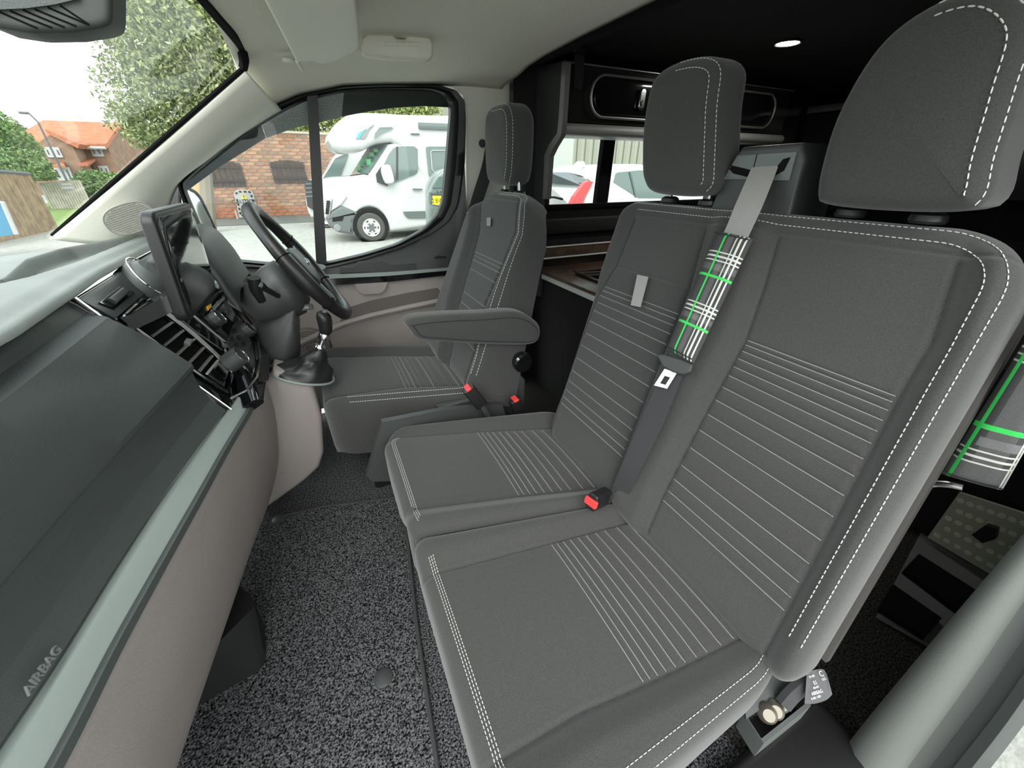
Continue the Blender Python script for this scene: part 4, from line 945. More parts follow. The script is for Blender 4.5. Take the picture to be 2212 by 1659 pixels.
for t in (0.35, 2.79, 3.7, 5.72):
    c = WC+(WY*math.cos(t)+WU*math.sin(t))*RW; tg = -WY*math.sin(t)+WU*math.cos(t)
    obj('rim_seam', *lathe([(0.0222, -0.0012), (0.0231, 0), (0.0222, 0.0012)], c, tg, 16), 'matt_black', whl)
hubp = [(0.085*math.copysign(abs(math.cos(t))**0.7, math.cos(t)), 0.07*math.copysign(abs(math.sin(t))**0.75, math.sin(t))-0.008) for t in np.linspace(0, 2*math.pi, 40, endpoint=False)]
hux = WY if np.dot(np.cross(WY, WU), WN) > 0 else -WY
hub = obj('hub_pad', *puff(hubp, WC-WN*0.035, hux, WU, 0.05, 0.018, 0.008), 'dark_plastic', whl, smooth=60)
em = [(0.030*math.cos(t), 0.013*math.sin(t)) for t in np.linspace(0, 2*math.pi, 30, endpoint=False)]
eb = obj('emblem', *puff(em, WC+WN*0.020, hux, WU, 0.004, 0.001), 'chrome', hub, label='oval badge')
mat('badge_blue', (0.02, 0.05, 0.16), 0.3)
eb2 = obj('emblem_field', *puff([(a*0.85, b*0.8) for a, b in em], WC+WN*0.0235, hux, WU, 0.002, 0.0005), 'badge_blue', hub)
lettering('Ford', WC+WN*0.0262, hux, WU, 0.016, 'label_white', hub, extrude=0.0003)
for sgn in (-1, 1):
    A = [WC+WY*sgn*a+WU*b+WN*c for a, b, c in ((0.075, 0.03, 0.0), (0.12, 0.022, -0.006), (0.19, 0.03, -0.008))]
    B = [WC+WY*sgn*a+WU*b+WN*c for a, b, c in ((0.075, -0.03, 0.0), (0.12, -0.022, -0.006), (0.192, -0.02, -0.008))]
    spk = obj('spoke', *strip(np.array(A), np.array(B), 0.016, -WN), 'black_plastic', whl)
    obj('spoke_buttons', *bbox_(WC+WY*sgn*0.115+WN*0.002, (0.006, 0.045, 0.034), 0.003, rot=np.stack([WN, WY, WU], 1)), 'gloss_black', spk)
    q = [WC+WY*sgn*a+WU*b+WN*0.003 for a, b in ((0.072, 0.042), (0.11, 0.030), (0.165, 0.040), (0.165, -0.026), (0.11, -0.03), (0.074, -0.046))]
    obj('spoke_trim', *tube(spline(q, 24), 0.0028, 6), 'satin_silver', spk)
    A = [WC+WY*sgn*a+WU*b+WN*-0.004 for a, b in ((0.03, -0.07), (0.05, -0.12), (0.075, -0.19))]
    B = [WC+WY*sgn*a+WU*b+WN*-0.004 for a, b in ((0.06, -0.06), (0.075, -0.11), (0.105, -0.175))]
    obj('lower_spoke', *strip(np.array(A), np.array(B), 0.012, -WN), 'satin_silver', whl)
# headlamp switch panel low on the driver fascia
c = at(661, 664, y=1.452); sn_ = -ray(661, 664); sux = unit(np.cross((0, 0, 1), sn_)); suy = np.cross(sn_, sux)
lsw = obj('switch_plate', *puff(rrect(0.046, 0.020, 0.006), c, sux, suy, 0.004, 0.001), 'black_plastic', colm)
lettering('-/o', c+sn_*0.005, sux, suy, 0.013, 'label_white', lsw)

# ---- gear lever
gb = at(655, 800, y=1.33)
gear = thing('gear_lever', 'gear lever with black knob, chrome collar and creased leather gaiter', 'gear lever', tuple(at(660, 810, y=1.34)))
kt = at(706, 665, y=1.34); kb = at(705, 716, y=1.34)
def ell(c, rx, ry, ax=V(0, 0, 1), n=20):
    s, u, d_ = frame(ax, (1, 0, 0)); return [c+s*rx*math.cos(t)+u*ry*math.sin(t) for t in np.linspace(0, 2*math.pi, n, endpoint=False)]
kd = unit(V(0.12, 0, 1)); up_ = kd
k0 = at(704, 718, y=1.34)
prof = [(-0.004, .014, .016, 0), (0.0, .019, .021, 0), (0.02, .021, .024, 0.001), (0.040, .023, .028, 0.0), (0.055, .022, .030, -0.002), (0.066, .017, .025, -0.004), (0.072, .007, .012, -0.005)]
obj('gear_knob', *loft([ell(k0+kd*a+V(off, 0, 0), ry, rx, kd) for a, rx, ry, off in prof]), 'leather', gear, smooth=70)
st0 = at(697, 722, y=1.34); st1 = at(690, 752, y=1.34); st2 = at(672, 800, y=1.34)
obj('gear_shaft', *tube([k0, lerp(k0, st1, 0.5), st1, st2], 0.0085, 16), 'chrome', gear)
ax = unit(k0-st1)
obj('chrome_collar', *lathe([(0, 0), (0.0175, 0), (0.0185, 0.004), (0.0185, 0.017), (0.016, 0.022), (0.011, 0.024), (0, 0.024)], lerp(k0, st1, 0.42), ax, 22), 'chrome', gear)
obj('lower_collar', *lathe([(0, 0), (0.017, 0), (0.019, 0.004), (0.017, 0.009), (0, 0.01)], st1, ax, 22), 'chrome', gear)
# gaiter: folded leather cone on an oval frame
gc = at(651, 808, y=1.35)
rings = []
random.seed(3)
for j, (t, rx, ry) in enumerate(((0, .088, .068), (0.10, .086, .064), (0.24, .080, .056), (0.38, .064, .046), (0.5, .056, .045), (0.62, .042, .036), (0.75, .036, .030), (0.88, .026, .024), (1.0, .017, .017))):
    c = lerp(gc, st1-ax*0.004, t); c = c+V(0, 0, 0.0)
    rg = []
    for k in range(48):
        a = 2*math.pi*k/48; f = 1+0.10*math.sin(3*a+j*1.3)*math.sin(math.pi*t)+0.06*math.sin(7*a-j*0.9)*math.sin(math.pi*min(1, t*1.2))
        rg.append(c+V(rx*f*math.cos(a), ry*f*math.sin(a), 0.010*math.sin(2*a+j*1.1)*math.sin(math.pi*t)-0.42*rx*f*math.cos(a)*(1-t)**1.5))
    rings.append(rg)
obj('gaiter', *loft(rings), 'leather', gear, smooth=55, label='creased black leather gaiter')
obj('gaiter_frame', *tube([gc+V(0.093*math.cos(t), 0.072*math.sin(t), -0.002-0.42*0.093*math.cos(t)) for t in np.linspace(0, 2*math.pi, 48, endpoint=False)], 0.004, 8, closed=True), 'satin_silver', gear)
# ------------------------------------------------------------------ belts, pads, roof fittings
def multi(o, mats, idx):
    for m in mats: o.data.materials.append(m_(m))
    o.data.polygons.foreach_set('material_index', np.array(idx, dtype=np.int32)); o.data.update(); return o
def tartan2(u, v):
    if abs(u-0.12) < 0.03 or abs(v-0.64) < 0.013: return 4
    for a in (0.93, 0.985):
        if abs(u-a) < 0.02: return 3
    for a in (0.20, 0.235, 0.27, 0.785, 0.822, 0.86):
        if abs(v-a) < 0.007: return 3
    return 2 if (0.70 < v < 0.755 and u > 0.22) else (1 if 0.30 < u < 0.8 or v > 0.86 else 0)
def tartan(u, v):
    """material slot for a spot on a belt pad: 0 dark, 1 mid, 2 light, 3 white, 4 green"""
    g = 0.055
    if abs(u-0.37) < 0.028: return 4
    for a in (0.345, 0.745):
        if abs(v-a) < 0.012: return 4
    for a in (0.70, 0.81, 0.92):
        if abs(u-a) < 0.021: return 3
    for a in (0.160, 0.193, 0.226, 0.570, 0.603, 0.636):
        if abs(v-a) < 0.0065: return 3
    s = 0
    if 0.46 < u < 0.62: s += 1
    for a, b in ((0.25, 0.30), (0.66, 0.70)):
        if a < v < b: s += 1
    if 0.12 < v < 0.24 or 0.53 < v < 0.65: s += 0.0
    return min(2, int(s))
def belt_pad(name, TL, TR, BL, BR, n, thick, label, pat=None, nu=60, nv=200):
    TL, TR, BL, BR = [np.array(p) for p in (TL, TR, BL, BR)]; n = unit(n)
    t = thing(name, label, 'belt pad', tuple(BL), group='tartan seat belt pads')
    us = np.linspace(0, 1, nu+1); vs_ = np.linspace(0, 1, nv+1)
    P = np.zeros((nu+1, nv+1, 3)); Q = P.copy()
    for i, u in enumerate(us):
        for j, v in enumerate(vs_):
            b = lerp(lerp(TL, TR, u), lerp(BL, BR, u), v); e = min(u, 1-u)/0.5; r = (1-(1-e)**4); ev = min(1, min(v, 1-v)/0.03)
            pin = 0.75+0.25*sst(min(v, 1-v)/0.05)
            P[i, j] = b+n*thick*(0.15+0.85*r)*(0.5+0.5*ev)*pin; Q[i, j] = b-n*thick*0.25*r
    v1, f1_ = gridsurf(P); v2, f2_ = gridsurf(Q)
    uu = ((us[:-1]+us[1:])/2); vv = ((vs_[:-1]+vs_[1:])/2)
    idx = [(pat or tartan)(a, b) for a in uu for b in vv]
    k = len(v1); rim = []
    I = np.arange((nu+1)*(nv+1)).reshape(nu+1, nv+1); lp = np.concatenate([I[:-1, 0], I[-1, :-1], I[::-1, -1][:-1], I[0, ::-1][:-1]])
    for a, b in zip(lp, np.roll(lp, -1)): rim.append([int(a), int(b), int(b)+k, int(a)+k])
    fs = f1_+[[q+k for q in f] for f in f2_]+rim
    o = obj('pad_sleeve', np.concatenate([v1, v2]), fs, 'tartan_dark', t, smooth=60)
    multi(o, ['tartan_mid', 'tartan_light', 'thread', 'green_stripe'], idx+[0]*(len(f2_)+len(rim)))
    for v in (0.022, 0.978):
        obj('hem_seam', *tube([lerp(lerp(TL, TR, u), lerp(BL, BR, u), v)+n*(thick*0.72+0.001) for u in np.linspace(0.02, 0.98, 12)], 0.0012, 5), 'seam', t)
    return t
# centre belt over the bench backrest
BP = P0+BN*0.030
def bp_(px, py, off=0.0): return atp(px, py, BP+BN*off, BN)
belt = thing('seatbelt', 'grey webbing lap belt hanging from the tower between the bench headrests', 'seat belt', tuple(bp_(1340, 1085)))
A = spline([at(1624, 361, x=0.826), at(1606, 402, x=0.80), bp_(1585, 450, 0.012), bp_(1563, 503, 0.004), bp_(1500, 630), bp_(1447, 757)], 40)
B = spline([at(1681, 358, x=0.826), at(1664, 402, x=0.80), bp_(1642, 455, 0.012), bp_(1616, 511, 0.004), bp_(1553, 650), bp_(1490, 776)], 40)
obj('webbing', *strip(A, B, 0.0015, -BN), 'belt_web', belt, label='pale grey worn webbing')
A = spline([bp_(1447, 757), bp_(1426, 812), bp_(1391, 890), bp_(1348, 995), bp_(1328, 1042, -0.01), bp_(1330, 1090, -0.03)], 40)
B = spline([bp_(1490, 776), bp_(1473, 814), bp_(1434, 912), bp_(1382, 1016), bp_(1362, 1060, -0.01), bp_(1350, 1098, -0.03)], 40)
obj('webbing', *strip(A, B, 0.0015, -BN), 'belt_dark', belt, label='dark webbing below the tongue')
tg = obj('tongue_grip', *puff([(lambda q: (q[1]*-1, (q-P0) @ BD))(bp_(a, b)) for a, b in ((1424, 770), (1440, 767), (1480, 780), (1500, 790), (1496, 805), (1480, 812), (1458, 806), (1437, 795))], P0+BN*0.030, (0, -1, 0), BD, 0.010, 0.003), 'dark_plastic', belt)
hole = [(1436, 812), (1449, 816), (1439, 832), (1426, 828)]; outr = [(1437, 797), (1462, 806), (1441, 840), (1414, 833)]
mb = MB()
for i in range(4):
    j = (i+1) % 4; mb.add(*plate([bp_(*outr[i], 0.004), bp_(*outr[j], 0.004), bp_(*hole[j], 0.004), bp_(*hole[i], 0.004)], 0.0025, BN))
mb.build('tongue_blade', 'label_white', belt, label='bright metal belt tongue')
belt_pad('belt_pad', bp_(1551, 501, 0.006), bp_(1627, 517, 0.006), bp_(1440, 754, 0.003), bp_(1499, 785, 0.003), BN, 0.013, 'tartan belt pad with green stripes on the belt between the bench headrests')
# near shoulder belt: pad hanging at the open door pillar
def np_(px, py, d=0.0): return at(px, py, x=0.80+d)
nN = V(-0.95, -0.25, 0.15)
nbt = thing('seatbelt', 'shoulder belt hanging at the near door pillar with a chrome tongue', 'seat belt', tuple(np_(2095, 1040)))
A = [np_(2420, 420, 0.01), np_(2212, 760, 0.01), np_(2060, 1000, 0.01)]; B = [np_(2520, 460, 0.01), np_(2330, 800, 0.01), np_(2140, 1030, 0.01)]
obj('webbing', *strip(np.array(A), np.array(B), 0.0015, (1, 0, 0)), 'belt_dark', nbt)
belt_pad('belt_pad', np_(2262, 660), np_(2375, 690), np_(2033, 1022), np_(2165, 1058), nN, 0.016, 'tartan belt pad with green stripes hanging at the right edge by the door pillar', tartan2)
obj('tongue_bar', *tube(spline([np_(1996, 1058, -0.012), np_(2015, 1046, -0.014), np_(2050, 1047, -0.014), np_(2080, 1053, -0.012)], 15), 0.005, 10), 'metal', nbt)
obj('tongue_blade', *plate([np_(1923, 1078, -0.016), np_(1926, 1083, -0.016), np_(2002, 1062, -0.014), np_(1998, 1054, -0.014)], 0.012, (0.9, 0.3, 0)), 'chrome', nbt)
# driver's belt on the far pillar
db = thing('seatbelt', 'black belt running down the far cream door pillar behind the driver seat', 'seat belt', tuple(at(1015, 480, y=1.83)))
A = spline([at(1048, 318, y=1.835), at(1040, 360, y=1.83), at(1018, 430, y=1.82), at(1000, 500, y=1.80), at(985, 560, y=1.78)], 24)
B = spline([at(1068, 320, y=1.835), at(1066, 360, y=1.83), at(1045, 430, y=1.82), at(1020, 500, y=1.80), at(1003, 560, y=1.78)], 24)
obj('webbing', *strip(A, B, 0.002, (0, -1, 0)), 'belt_dark', db)
obj('pillar_anchor', *lathe([(0, 0.012), (0.012, 0.012), (0.016, 0.006), (0.016, 0)], at(1042, 310, y=1.85), (-0.3, -1, 0), 20), 'black_plastic', db)
obj('pad_edge', *strip(np.array([at(1013, 442, y=1.80), at(998, 490, y=1.79), at(985, 545, y=1.77)]), np.array([at(1022, 445, y=1.80), at(1007, 493, y=1.79), at(993, 548, y=1.77)]), 0.012, (0, -1, 0)), 'tartan_dark', db)
for a, b in ((1012, 458), (1006, 478), (999, 500), (994, 520)):
    obj('pad_stripe', *strip(np.array([at(a-4, b, y=1.775), at(a-5, b+2, y=1.775)]), np.array([at(a+8, b+2, y=1.775), at(a+7, b+4, y=1.775)]), 0.003, (0, -1, 0)), 'thread', db)
# seat anchor at the near end of the bench: open channel with bolts, and the belt maker's tag
anc = thing('seat_anchor', 'grey metal belt anchor channel with bolts at the near end of the bench', 'bracket', tuple(at(1680, 1560, z=0.28)))
mat('anchor_grey', (0.085, 0.092, 0.09), 0.45, bump=(500, 0.2, 0.0006))
tp = [at(px, py, z=zz) for px, py, zz in ((1600, 1462, .300), (1718, 1372, .318), (1764, 1402, .312), (1735, 1450, .306), (1680, 1506, .300), (1612, 1552, .292))]
obj('anchor_plate', *plate(tp, 0.006, (0, 0, -1)), 'anchor_grey', anc)
rimA = [at(px, py, z=0.288) for px, py in ((1612, 1548), (1650, 1606), (1752, 1524), (1745, 1500))]
obj('channel_wall', *strip(np.array(rimA), np.array(rimA)-V(0, 0, 0.05), 0.006, (0.3, 0.8, 0)), 'anchor_grey', anc)
obj('channel_floor', *plate([p-V(0, 0, 0.03) for p in (at(1616, 1548, z=0.288), at(1650, 1600, z=0.288), at(1752, 1524, z=0.288), at(1690, 1500, z=0.288))], 0.004, (0, 0, -1)), 'black_plastic', anc)
mat('worn_steel', (0.20, 0.18, 0.15), 0.5, metal=0.7)
for px, py in ((1657, 1540), (1672, 1532), (1684, 1517)):
    c = at(px, py, z=0.290); obj('anchor_bolt', *lathe([(0, 0.012), (0.009, 0.012), (0.014, 0.006), (0.016, 0.0), (0.016, -0.012)], c, unit((-0.5, -0.4, 0.7)), 18), 'worn_steel', anc)
obj('belt_end', *tube(spline([at(1690, 1520, z=0.302), at(1710, 1497, z=0.318), at(1745, 1467, z=0.325)], 14), 0.013, 8), 'belt_dark', anc)
tgc = [at(px, py, z=0.35) for px, py in ((1743, 1453), (1760, 1447), (1778, 1446), (1786, 1456))]; tgd = [at(px, py, z=0.33) for px, py in ((1738, 1520), (1760, 1520), (1785, 1512), (1798, 1500))]
tag_ = thing('belt_tag', 'small dark grey cloth tag with white print at the near bench anchor', 'tag', tuple(tgd[0]))
A, B = spline(tgc, 20), spline(tgd, 20)
mat('tag_grey', (0.085, 0.085, 0.088), 0.8)
obj('tag_cloth', *strip(A, B, 0.0012, (0.4, 0.3, -0.8)), 'tag_grey', tag_)
tu = unit(tgd[2]-tgd[1]); tv = unit(at(1764, 1470, z=0.34)-at(1764, 1505, z=0.334)); tv = unit(tv-(tv @ tu)*tu)
tnn = np.cross(tu, tv)
for s, px, py, sz in (('AIRBAG', 1765, 1496, 0.0062), ('E1', 1761, 1475, 0.0068), ('C', 1774, 1456, 0.0105), ('R 001 1707', 1763, 1507, 0.0040), ('401471', 1763, 1485, 0.0040), ('CCC', 1780, 1467, 0.0040), ('E4 401', 1754, 1461, 0.0040)):
    c = at(px, py, z=lerp(0.35, 0.33, (py-1447)/70))+unit(CAMP-at(px, py, z=0.34))*0.0035
    lettering(s, c, tu, tv, sz, 'label_white', tag_, extrude=0.0002)
# bench back shell seen past the near edge
bs_ = [bk(0.075, 0.03, -0.068), bk(0.150, 0.60, -0.068), bk(0.90, 0.60, -0.068), bk(0.80, 0.03, -0.068)]
mat('shell_brown', (0.05, 0.045, 0.042), 0.5)
obj('back_shell', *plate(bs_, 0.02, -BN), 'shell_brown', bench)
# sun visor, sunglasses holder, interior mirror
zv = 1.362
vis = thing('sun_visor', 'cream sun visor folded up against the headliner', 'sun visor', tuple(at(680, 60, z=zv)))
vp = [at(px, py, z=zv) for px, py in ((500, -140), (574, 8), (610, 76), (640, 134), (660, 134), (681, 132), (687, 137), (698, 139), (720, 134), (741, 127), (760, 117), (773, 110), (778, 100), (776, 60), (768, 0), (745, -140))]
vo = resample(np.array([(p[0], p[1]) for p in vp]), 90, True)
obj('visor_board', *puff(np.array([(a, -b) for a, b in vo]), (0, 0, zv+0.020), (1, 0, 0), (0, -1, 0), 0.020, 0.006, 0.0), 'pillar_cream', vis, smooth=60)
obj('pivot_peg', *tube([at(641, 132, z=zv+0.004), at(647, 140, z=zv), at(652, 150, z=zv-0.002)], 0.005, 8), 'pillar_cream', vis)
obj('visor_clip', *puff([(0.018*math.cos(t), 0.011*math.sin(t)) for t in np.linspace(0, 2*math.pi, 20, endpoint=False)], at(622, 125, z=1.386), (1, 0, 0), (0, -1, 0), 0.012, 0.004), 'pillar_cream', vis)
yh = 1.50
hol = thing('sunglasses_holder', 'cream plastic sunglasses holder under the headliner above the far door', 'holder', tuple(at(860, 100, y=yh)))
ho = np.array([(p[0], p[2]) for p in (at(px, py, y=yh) for px, py in ((779, 98), (784, 80), (795, 72), (851, 72), (856, 81), (877, 83), (879, 74), (925, 77), (934, 84), (938, 100), (936, 124), (925, 130), (841, 125), (793, 119), (783, 112)))])
hd1 = obj('holder_lid', *puff(resample(ho, 80, True), (0, yh+0.05, 0), (1, 0, 0), (0, 0, 1), 0.05, 0.012, 0.004), 'pillar_cream', hol, smooth=60)
obj('lid_grip', *strip(np.array([at(832, 92, y=yh-0.004), at(905, 94, y=yh-0.004)]), np.array([at(832, 98, y=yh-0.004), at(905, 100, y=yh-0.004)]), 0.003, (0, -1, 0)), 'headliner', hd1)
ym = 0.85
mir = thing('interior_mirror', 'dark grey interior mirror housing with ribs at the windscreen top', 'mirror', tuple(at(120, 30, y=ym)))
mo = np.array([(p[0], p[2]) for p in (at(px, py, y=ym) for px, py in ((-80, 30), (-10, 58), (60, 69), (150, 68), (215, 58), (236, 50), (241, 30), (240, -40), (236, -120), (-80, -130)))])
mat('mirror_grey', (0.055, 0.058, 0.055), 0.5)
mh_ = obj('mirror_housing', *puff(resample(mo, 70, True), (0, ym+0.06, 0), (1, 0, 0), (0, 0, 1), 0.06, 0.008, 0.0), 'mirror_grey', mir, smooth=50)
for (a, b), (c, d) in (((-5, 24), (80, 61)), ((22, 24), (112, 60)), ((50, 22), (139, 59)), ((75, 20), (165, 57)), ((103, 16), (192, 54)), ((130, 12), (192, 53))):
    obj('housing_rib', *tube([at(a, b, y=ym-0.0005), at(c, d, y=ym-0.0005)], 0.0012, 5), 'matt_black', mh_)
obj('housing_band', *plate([at(px, py, y=ym-0.001) for px, py in ((-60, -60), (175, -60), (170, 0), (120, 12), (60, 20), (-60, 26))], 0.004, (0, -1, 0)), 'dash_plastic', mh_)
# outside mirror of the driver's door
dm = thing('door_mirror', 'outside door mirror with dark rim showing pale reflections, beyond the far window', 'mirror', tuple(at(430, 470, y=2.05)))
O = [at(px, py, y=yy) for px, py, yy in ((388, 408, 2.0), (412, 410, 2.08), (430, 425, 2.12), (450, 465, 2.15), (468, 505, 2.16), (478, 530, 2.15), (470, 548, 2.10), (430, 560, 2.02), (395, 540, 2.0))]
O = np.array(O); rm = np.array(spline(O, 50, True))
nrm = unit(np.cross(rm[12]-rm[0], rm[30]-rm[0])); nrm = nrm if nrm @ (CAMP-rm.mean(0)) > 0 else -nrm
mat('mirror_glass', (0.82, 0.87, 0.85), 0.03, metal=1.0)
obj('mirror_glass', *plate(rm, 0.004, -nrm), 'mirror_glass', dm)
obj('mirror_rim', *tube(rm, 0.007, 8, closed=True), 'black_plastic', dm)
cR = rm.mean(0)
obj('mirror_arm', *tube([cR-nrm*0.06, cR*0.5+V(-0.36, 1.90, 0.84)*0.5-nrm*0.02, V(-0.36, 1.885, 0.80)], 0.03, 10), 'black_plastic', dm)
obj('mirror_shell', *loft([rm-nrm*0.004, cR+(rm-cR)*0.95-nrm*0.06, cR+(rm-cR)*0.6-nrm*0.10, cR+(rm-cR)*0.1-nrm*0.11]), 'black_plastic', dm, smooth=60)
# ------------------------------------------------------------------ outside: yard, wall, vehicles, houses, trees
GZ = -0.60
mat('gravel', (0.35, 0.355, 0.33), 0.95, speck=(9, (0.28, 0.285, 0.26), (0.40, 0.405, 0.375), 0.3, 0.7), bump=(30, 0.5, 0.02))
mat('asphalt', (0.12, 0.12, 0.115), 0.95, speck=(14, (0.10, 0.10, 0.095), (0.17, 0.17, 0.165), 0.3, 0.7))
mb = MB(); mb.add(*box((0, 45, GZ-0.25), (240, 130, 0.5))); struct(mb.build('ground', 'gravel', smooth=0))
mb = MB(); mb.add(*box((0, 19.4, GZ+0.005), (9, 3.4, 0.02))); struct(mb.build('ground', 'asphalt', smooth=0))
# ---- brick wall of the outbuilding: 300 bricks in view one by one, the rest joined
WP, WNn = V(-2, 20.95, 0), unit((0.09, -1, 0)); WX = unit((1, 0.09, 0))
def wp(px, py, off=0.0): return atp(px, py, WP+WNn*off, WNn)
def wuv(px, py): q = wp(px, py)-WP; return q @ WX, q[2]
u0, u1 = wuv(437, 430)[0], 5.2; ztop = wuv(700, 291)[1]
mat('mortar', (0.62, 0.55, 0.46), 0.9); BR = []
for i, c in enumerate([(0.46, 0.23, 0.14), (0.40, 0.21, 0.13), (0.53, 0.29, 0.18), (0.33, 0.20, 0.135), (0.48, 0.19, 0.10)]):
    mat('brick_%d' % i, c, 0.9, var=(6, 0.25)); BR.append('brick_%d' % i)
bw = thing('brick_wall', 'red brick outbuilding wall with dark shutters across the yard', 'wall', tuple(WP+WX*0+V(0, 0, GZ)))
cc = WP+WX*((u0+u1)/2)-WNn*0.2+V(0, 0, (ztop+GZ)/2)
mb = MB(); RW_ = np.stack([WX, -WNn, V(0, 0, 1)], 1); v_, f_ = box((0, 0, 0), (u1-u0, 0.36, ztop-GZ)); mb.add(v_ @ RW_.T+cc, f_); mb.build('mortar_core', 'mortar', bw)
sh_rects = []
for L in (((444, 405), (434, 357), (519, 350), (532, 402)), ((594, 399), (583, 352), (656, 352), (664, 394)), ((722, 396), (713, 350), (790, 350), (797, 392))):
    q = [wuv(*p) for p in L]; sh_rects.append((min(a for a, b in q[:2])*0.5+max(a for a, b in q[:2])*0.5, np.mean([a for a, b in q[2:]]), np.mean([q[0][1], q[3][1]]), np.mean([q[1][1], q[2][1]])))
bwid, bhgt = 0.36, 0.128
bm_ = {}
cand = []
nrow = int((ztop-GZ)/bhgt)
for r in range(nrow):
    z = GZ+bhgt*(r+0.5); off = 0 if r % 2 else bwid/2
    n = int((u1-u0)/bwid)+1
    for k in range(-1, n):
        a = u0+k*bwid+off; b = a+bwid; a2, b2 = max(a, u0), min(b, u1)
        if b2-a2 < 0.06: continue
        skip = False
        for s0_, s1_, sz0, sz1 in sh_rects:
            if sz0-0.03 < z < sz1+0.05 and b2 > s0_ and a2 < s1_:
                if a2 < s0_-0.07: b2 = s0_-0.01
                elif b2 > s1_+0.07: a2 = s1_+0.01
                else: skip = True
        if skip or b2-a2 < 0.05: continue
        cand.append((a2, b2, z, r))
def pj(P):
    v = P-CAMP; zz = v @ CF; return 1106+FPX*(v @ CR)/zz, 829.5-FPX*(v @ CU)/zz
vis_b, rest = [], []
for c in cand:
    px, py = pj(WP+WX*(c[0]+c[1])/2+V(0, 0, c[2]))
    ok = 440 < px < 668 and 300 < py < 470 and c[1]-c[0] > 0.30
    (vis_b if ok else rest).append(c)
vis_b.sort(key=lambda c: abs(c[2]-0.6)+0.02*abs(c[0])); rest += vis_b[300:]; vis_b = vis_b[:300]
shared = [None]*5
def brick_mesh(w_, mi):
    v_, f_ = bbox_((0, 0, 0), (w_-0.03, 0.05, bhgt-0.032), 0.006, 1); me = bpy.data.meshes.new('brick'); me.from_pydata(v_.tolist(), [], f_); me.materials.append(MATS[BR[mi]]); return me
for i in range(5): shared[i] = brick_mesh(bwid, i)
rotz = math.atan2(WX[1], WX[0])
random.seed(5)
for a, b, z, r in vis_b:
    p = WP+WX*((a+b)/2)+WNn*(0.002+random.uniform(-0.006, 0.006))+V(0, 0, z)
    mi = 4 if r < 3 else random.choice((0, 0, 1, 2, 2, 3))
    o = bpy.data.objects.new('brick', shared[mi]); COL.objects.link(o); o.parent = bw; o.location = Vector(p)-bw.location; o.rotation_euler = (0, 0, rotz); o.scale = ((b-a-0.02)/(bwid-0.022), 1, 1)
for mi in range(5):
    mb = MB()
    for k, (a, b, z, r) in enumerate(rest):
        mm = 4 if r < 3 else (k*7 % 4)
        if mm != mi: continue
        v_, f_ = box((0, 0, 0), (b-a-0.03, 0.05, bhgt-0.032)); mb.add(v_ @ RW_.T+WP+WX*((a+b)/2)+WNn*0.002+V(0, 0, z), f_)
    if mb.n: mb.build('brickwork', BR[mi], bw, smooth=0, kind='stuff')
# coping course
v_, f_ = box((0, 0, 0), (u1-u0+0.1, 0.5, 0.08)); mb = MB(); mb.add(v_ @ RW_.T+WP+WX*((u0+u1)/2)-WNn*0.18+V(0, 0, ztop+0.04), f_); mb.build('coping', 'mortar', bw)
# plank shutters
mat('plank_brown', (0.085, 0.055, 0.042), 0.8, var=(9, 0.35)); mat('plank_dark', (0.06, 0.04, 0.032), 0.8)
for i, (a, b, z0, z1) in enumerate(sh_rects):
    t = thing('window_shutter', ['dark brown plank shutter on the brick wall beside the timber post', 'dark brown plank shutter on the brick wall left of the window divider', 'dark brown plank shutter on the brick wall behind the motorhome'][i], 'shutter', tuple(WP+WX*(a+b)/2+WNn*0.05+V(0, 0, z0)), group='plank shutters')
    n = 7
    for k in range(n):
        c0, c1_ = a+(b-a)*k/n, a+(b-a)*(k+1)/n; arch = 0.10*(1-((k+0.5)/n*2-1)**2)
        v_, f_ = box((0, 0, 0), (c1_-c0-0.018, 0.05, z1-z0+arch)); mb = MB(); mb.add(v_ @ RW_.T+WP+WX*(c0+c1_)/2+WNn*0.04+V(0, 0, (z0+z1+arch)/2), f_); mb.build('plank', 'plank_brown', t)
    for zz in (z0+0.22, z1-0.12):
        v_, f_ = box((0, 0, 0), (b-a, 0.04, 0.10)); mb = MB(); mb.add(v_ @ RW_.T+WP+WX*(a+b)/2+WNn*0.085+V(0, 0, zz), f_); mb.build('cross_batten', 'plank_dark', t)
# upper storey behind, with a white window
ub = thing('brick_house', 'brick upper storey with a white window behind the wall top', 'house', (-1.5, 26, GZ))
mat('far_brick', (0.46, 0.27, 0.18), 0.9, var=(3, 0.3))
xl, xr = at(560, 285, y=26)[0], at(668, 285, y=26)[0]
obj('house_wall', *box(((xl+xr)/2, 28, 3.15), (xr-xl, 4, 7.5)), 'far_brick', ub, smooth=0)
mat('slate', (0.13, 0.13, 0.135), 0.8, var=(2, 0.3))
obj('slate_roof', *loft([[V(xl-0.3, 25.6, 6.85), V(xr+0.3, 25.6, 6.85), V(xr+0.3, 28, 9.0), V(xl-0.3, 28, 9.0)], [V(xl-0.3, 25.6, 7.0), V(xr+0.3, 25.6, 7.0), V(xr+0.3, 28, 9.2), V(xl-0.3, 28, 9.2)]]), 'slate', ub, smooth=0)
mat('upvc', (0.45, 0.455, 0.45), 0.4); mat('pane_dark', (0.06, 0.07, 0.075), 0.1)
_c = at(646, 281, y=25.97); wa, wb_ = _c+V(-0.42, 0, -0.55), _c+V(0.42, 0, 0.55)
fw = obj('window_frame', *box(((wa[0]+wb_[0])/2, 25.97, (wa[2]+wb_[2])/2), (wb_[0]-wa[0], 0.08, wb_[2]-wa[2])), 'upvc', ub, smooth=0)
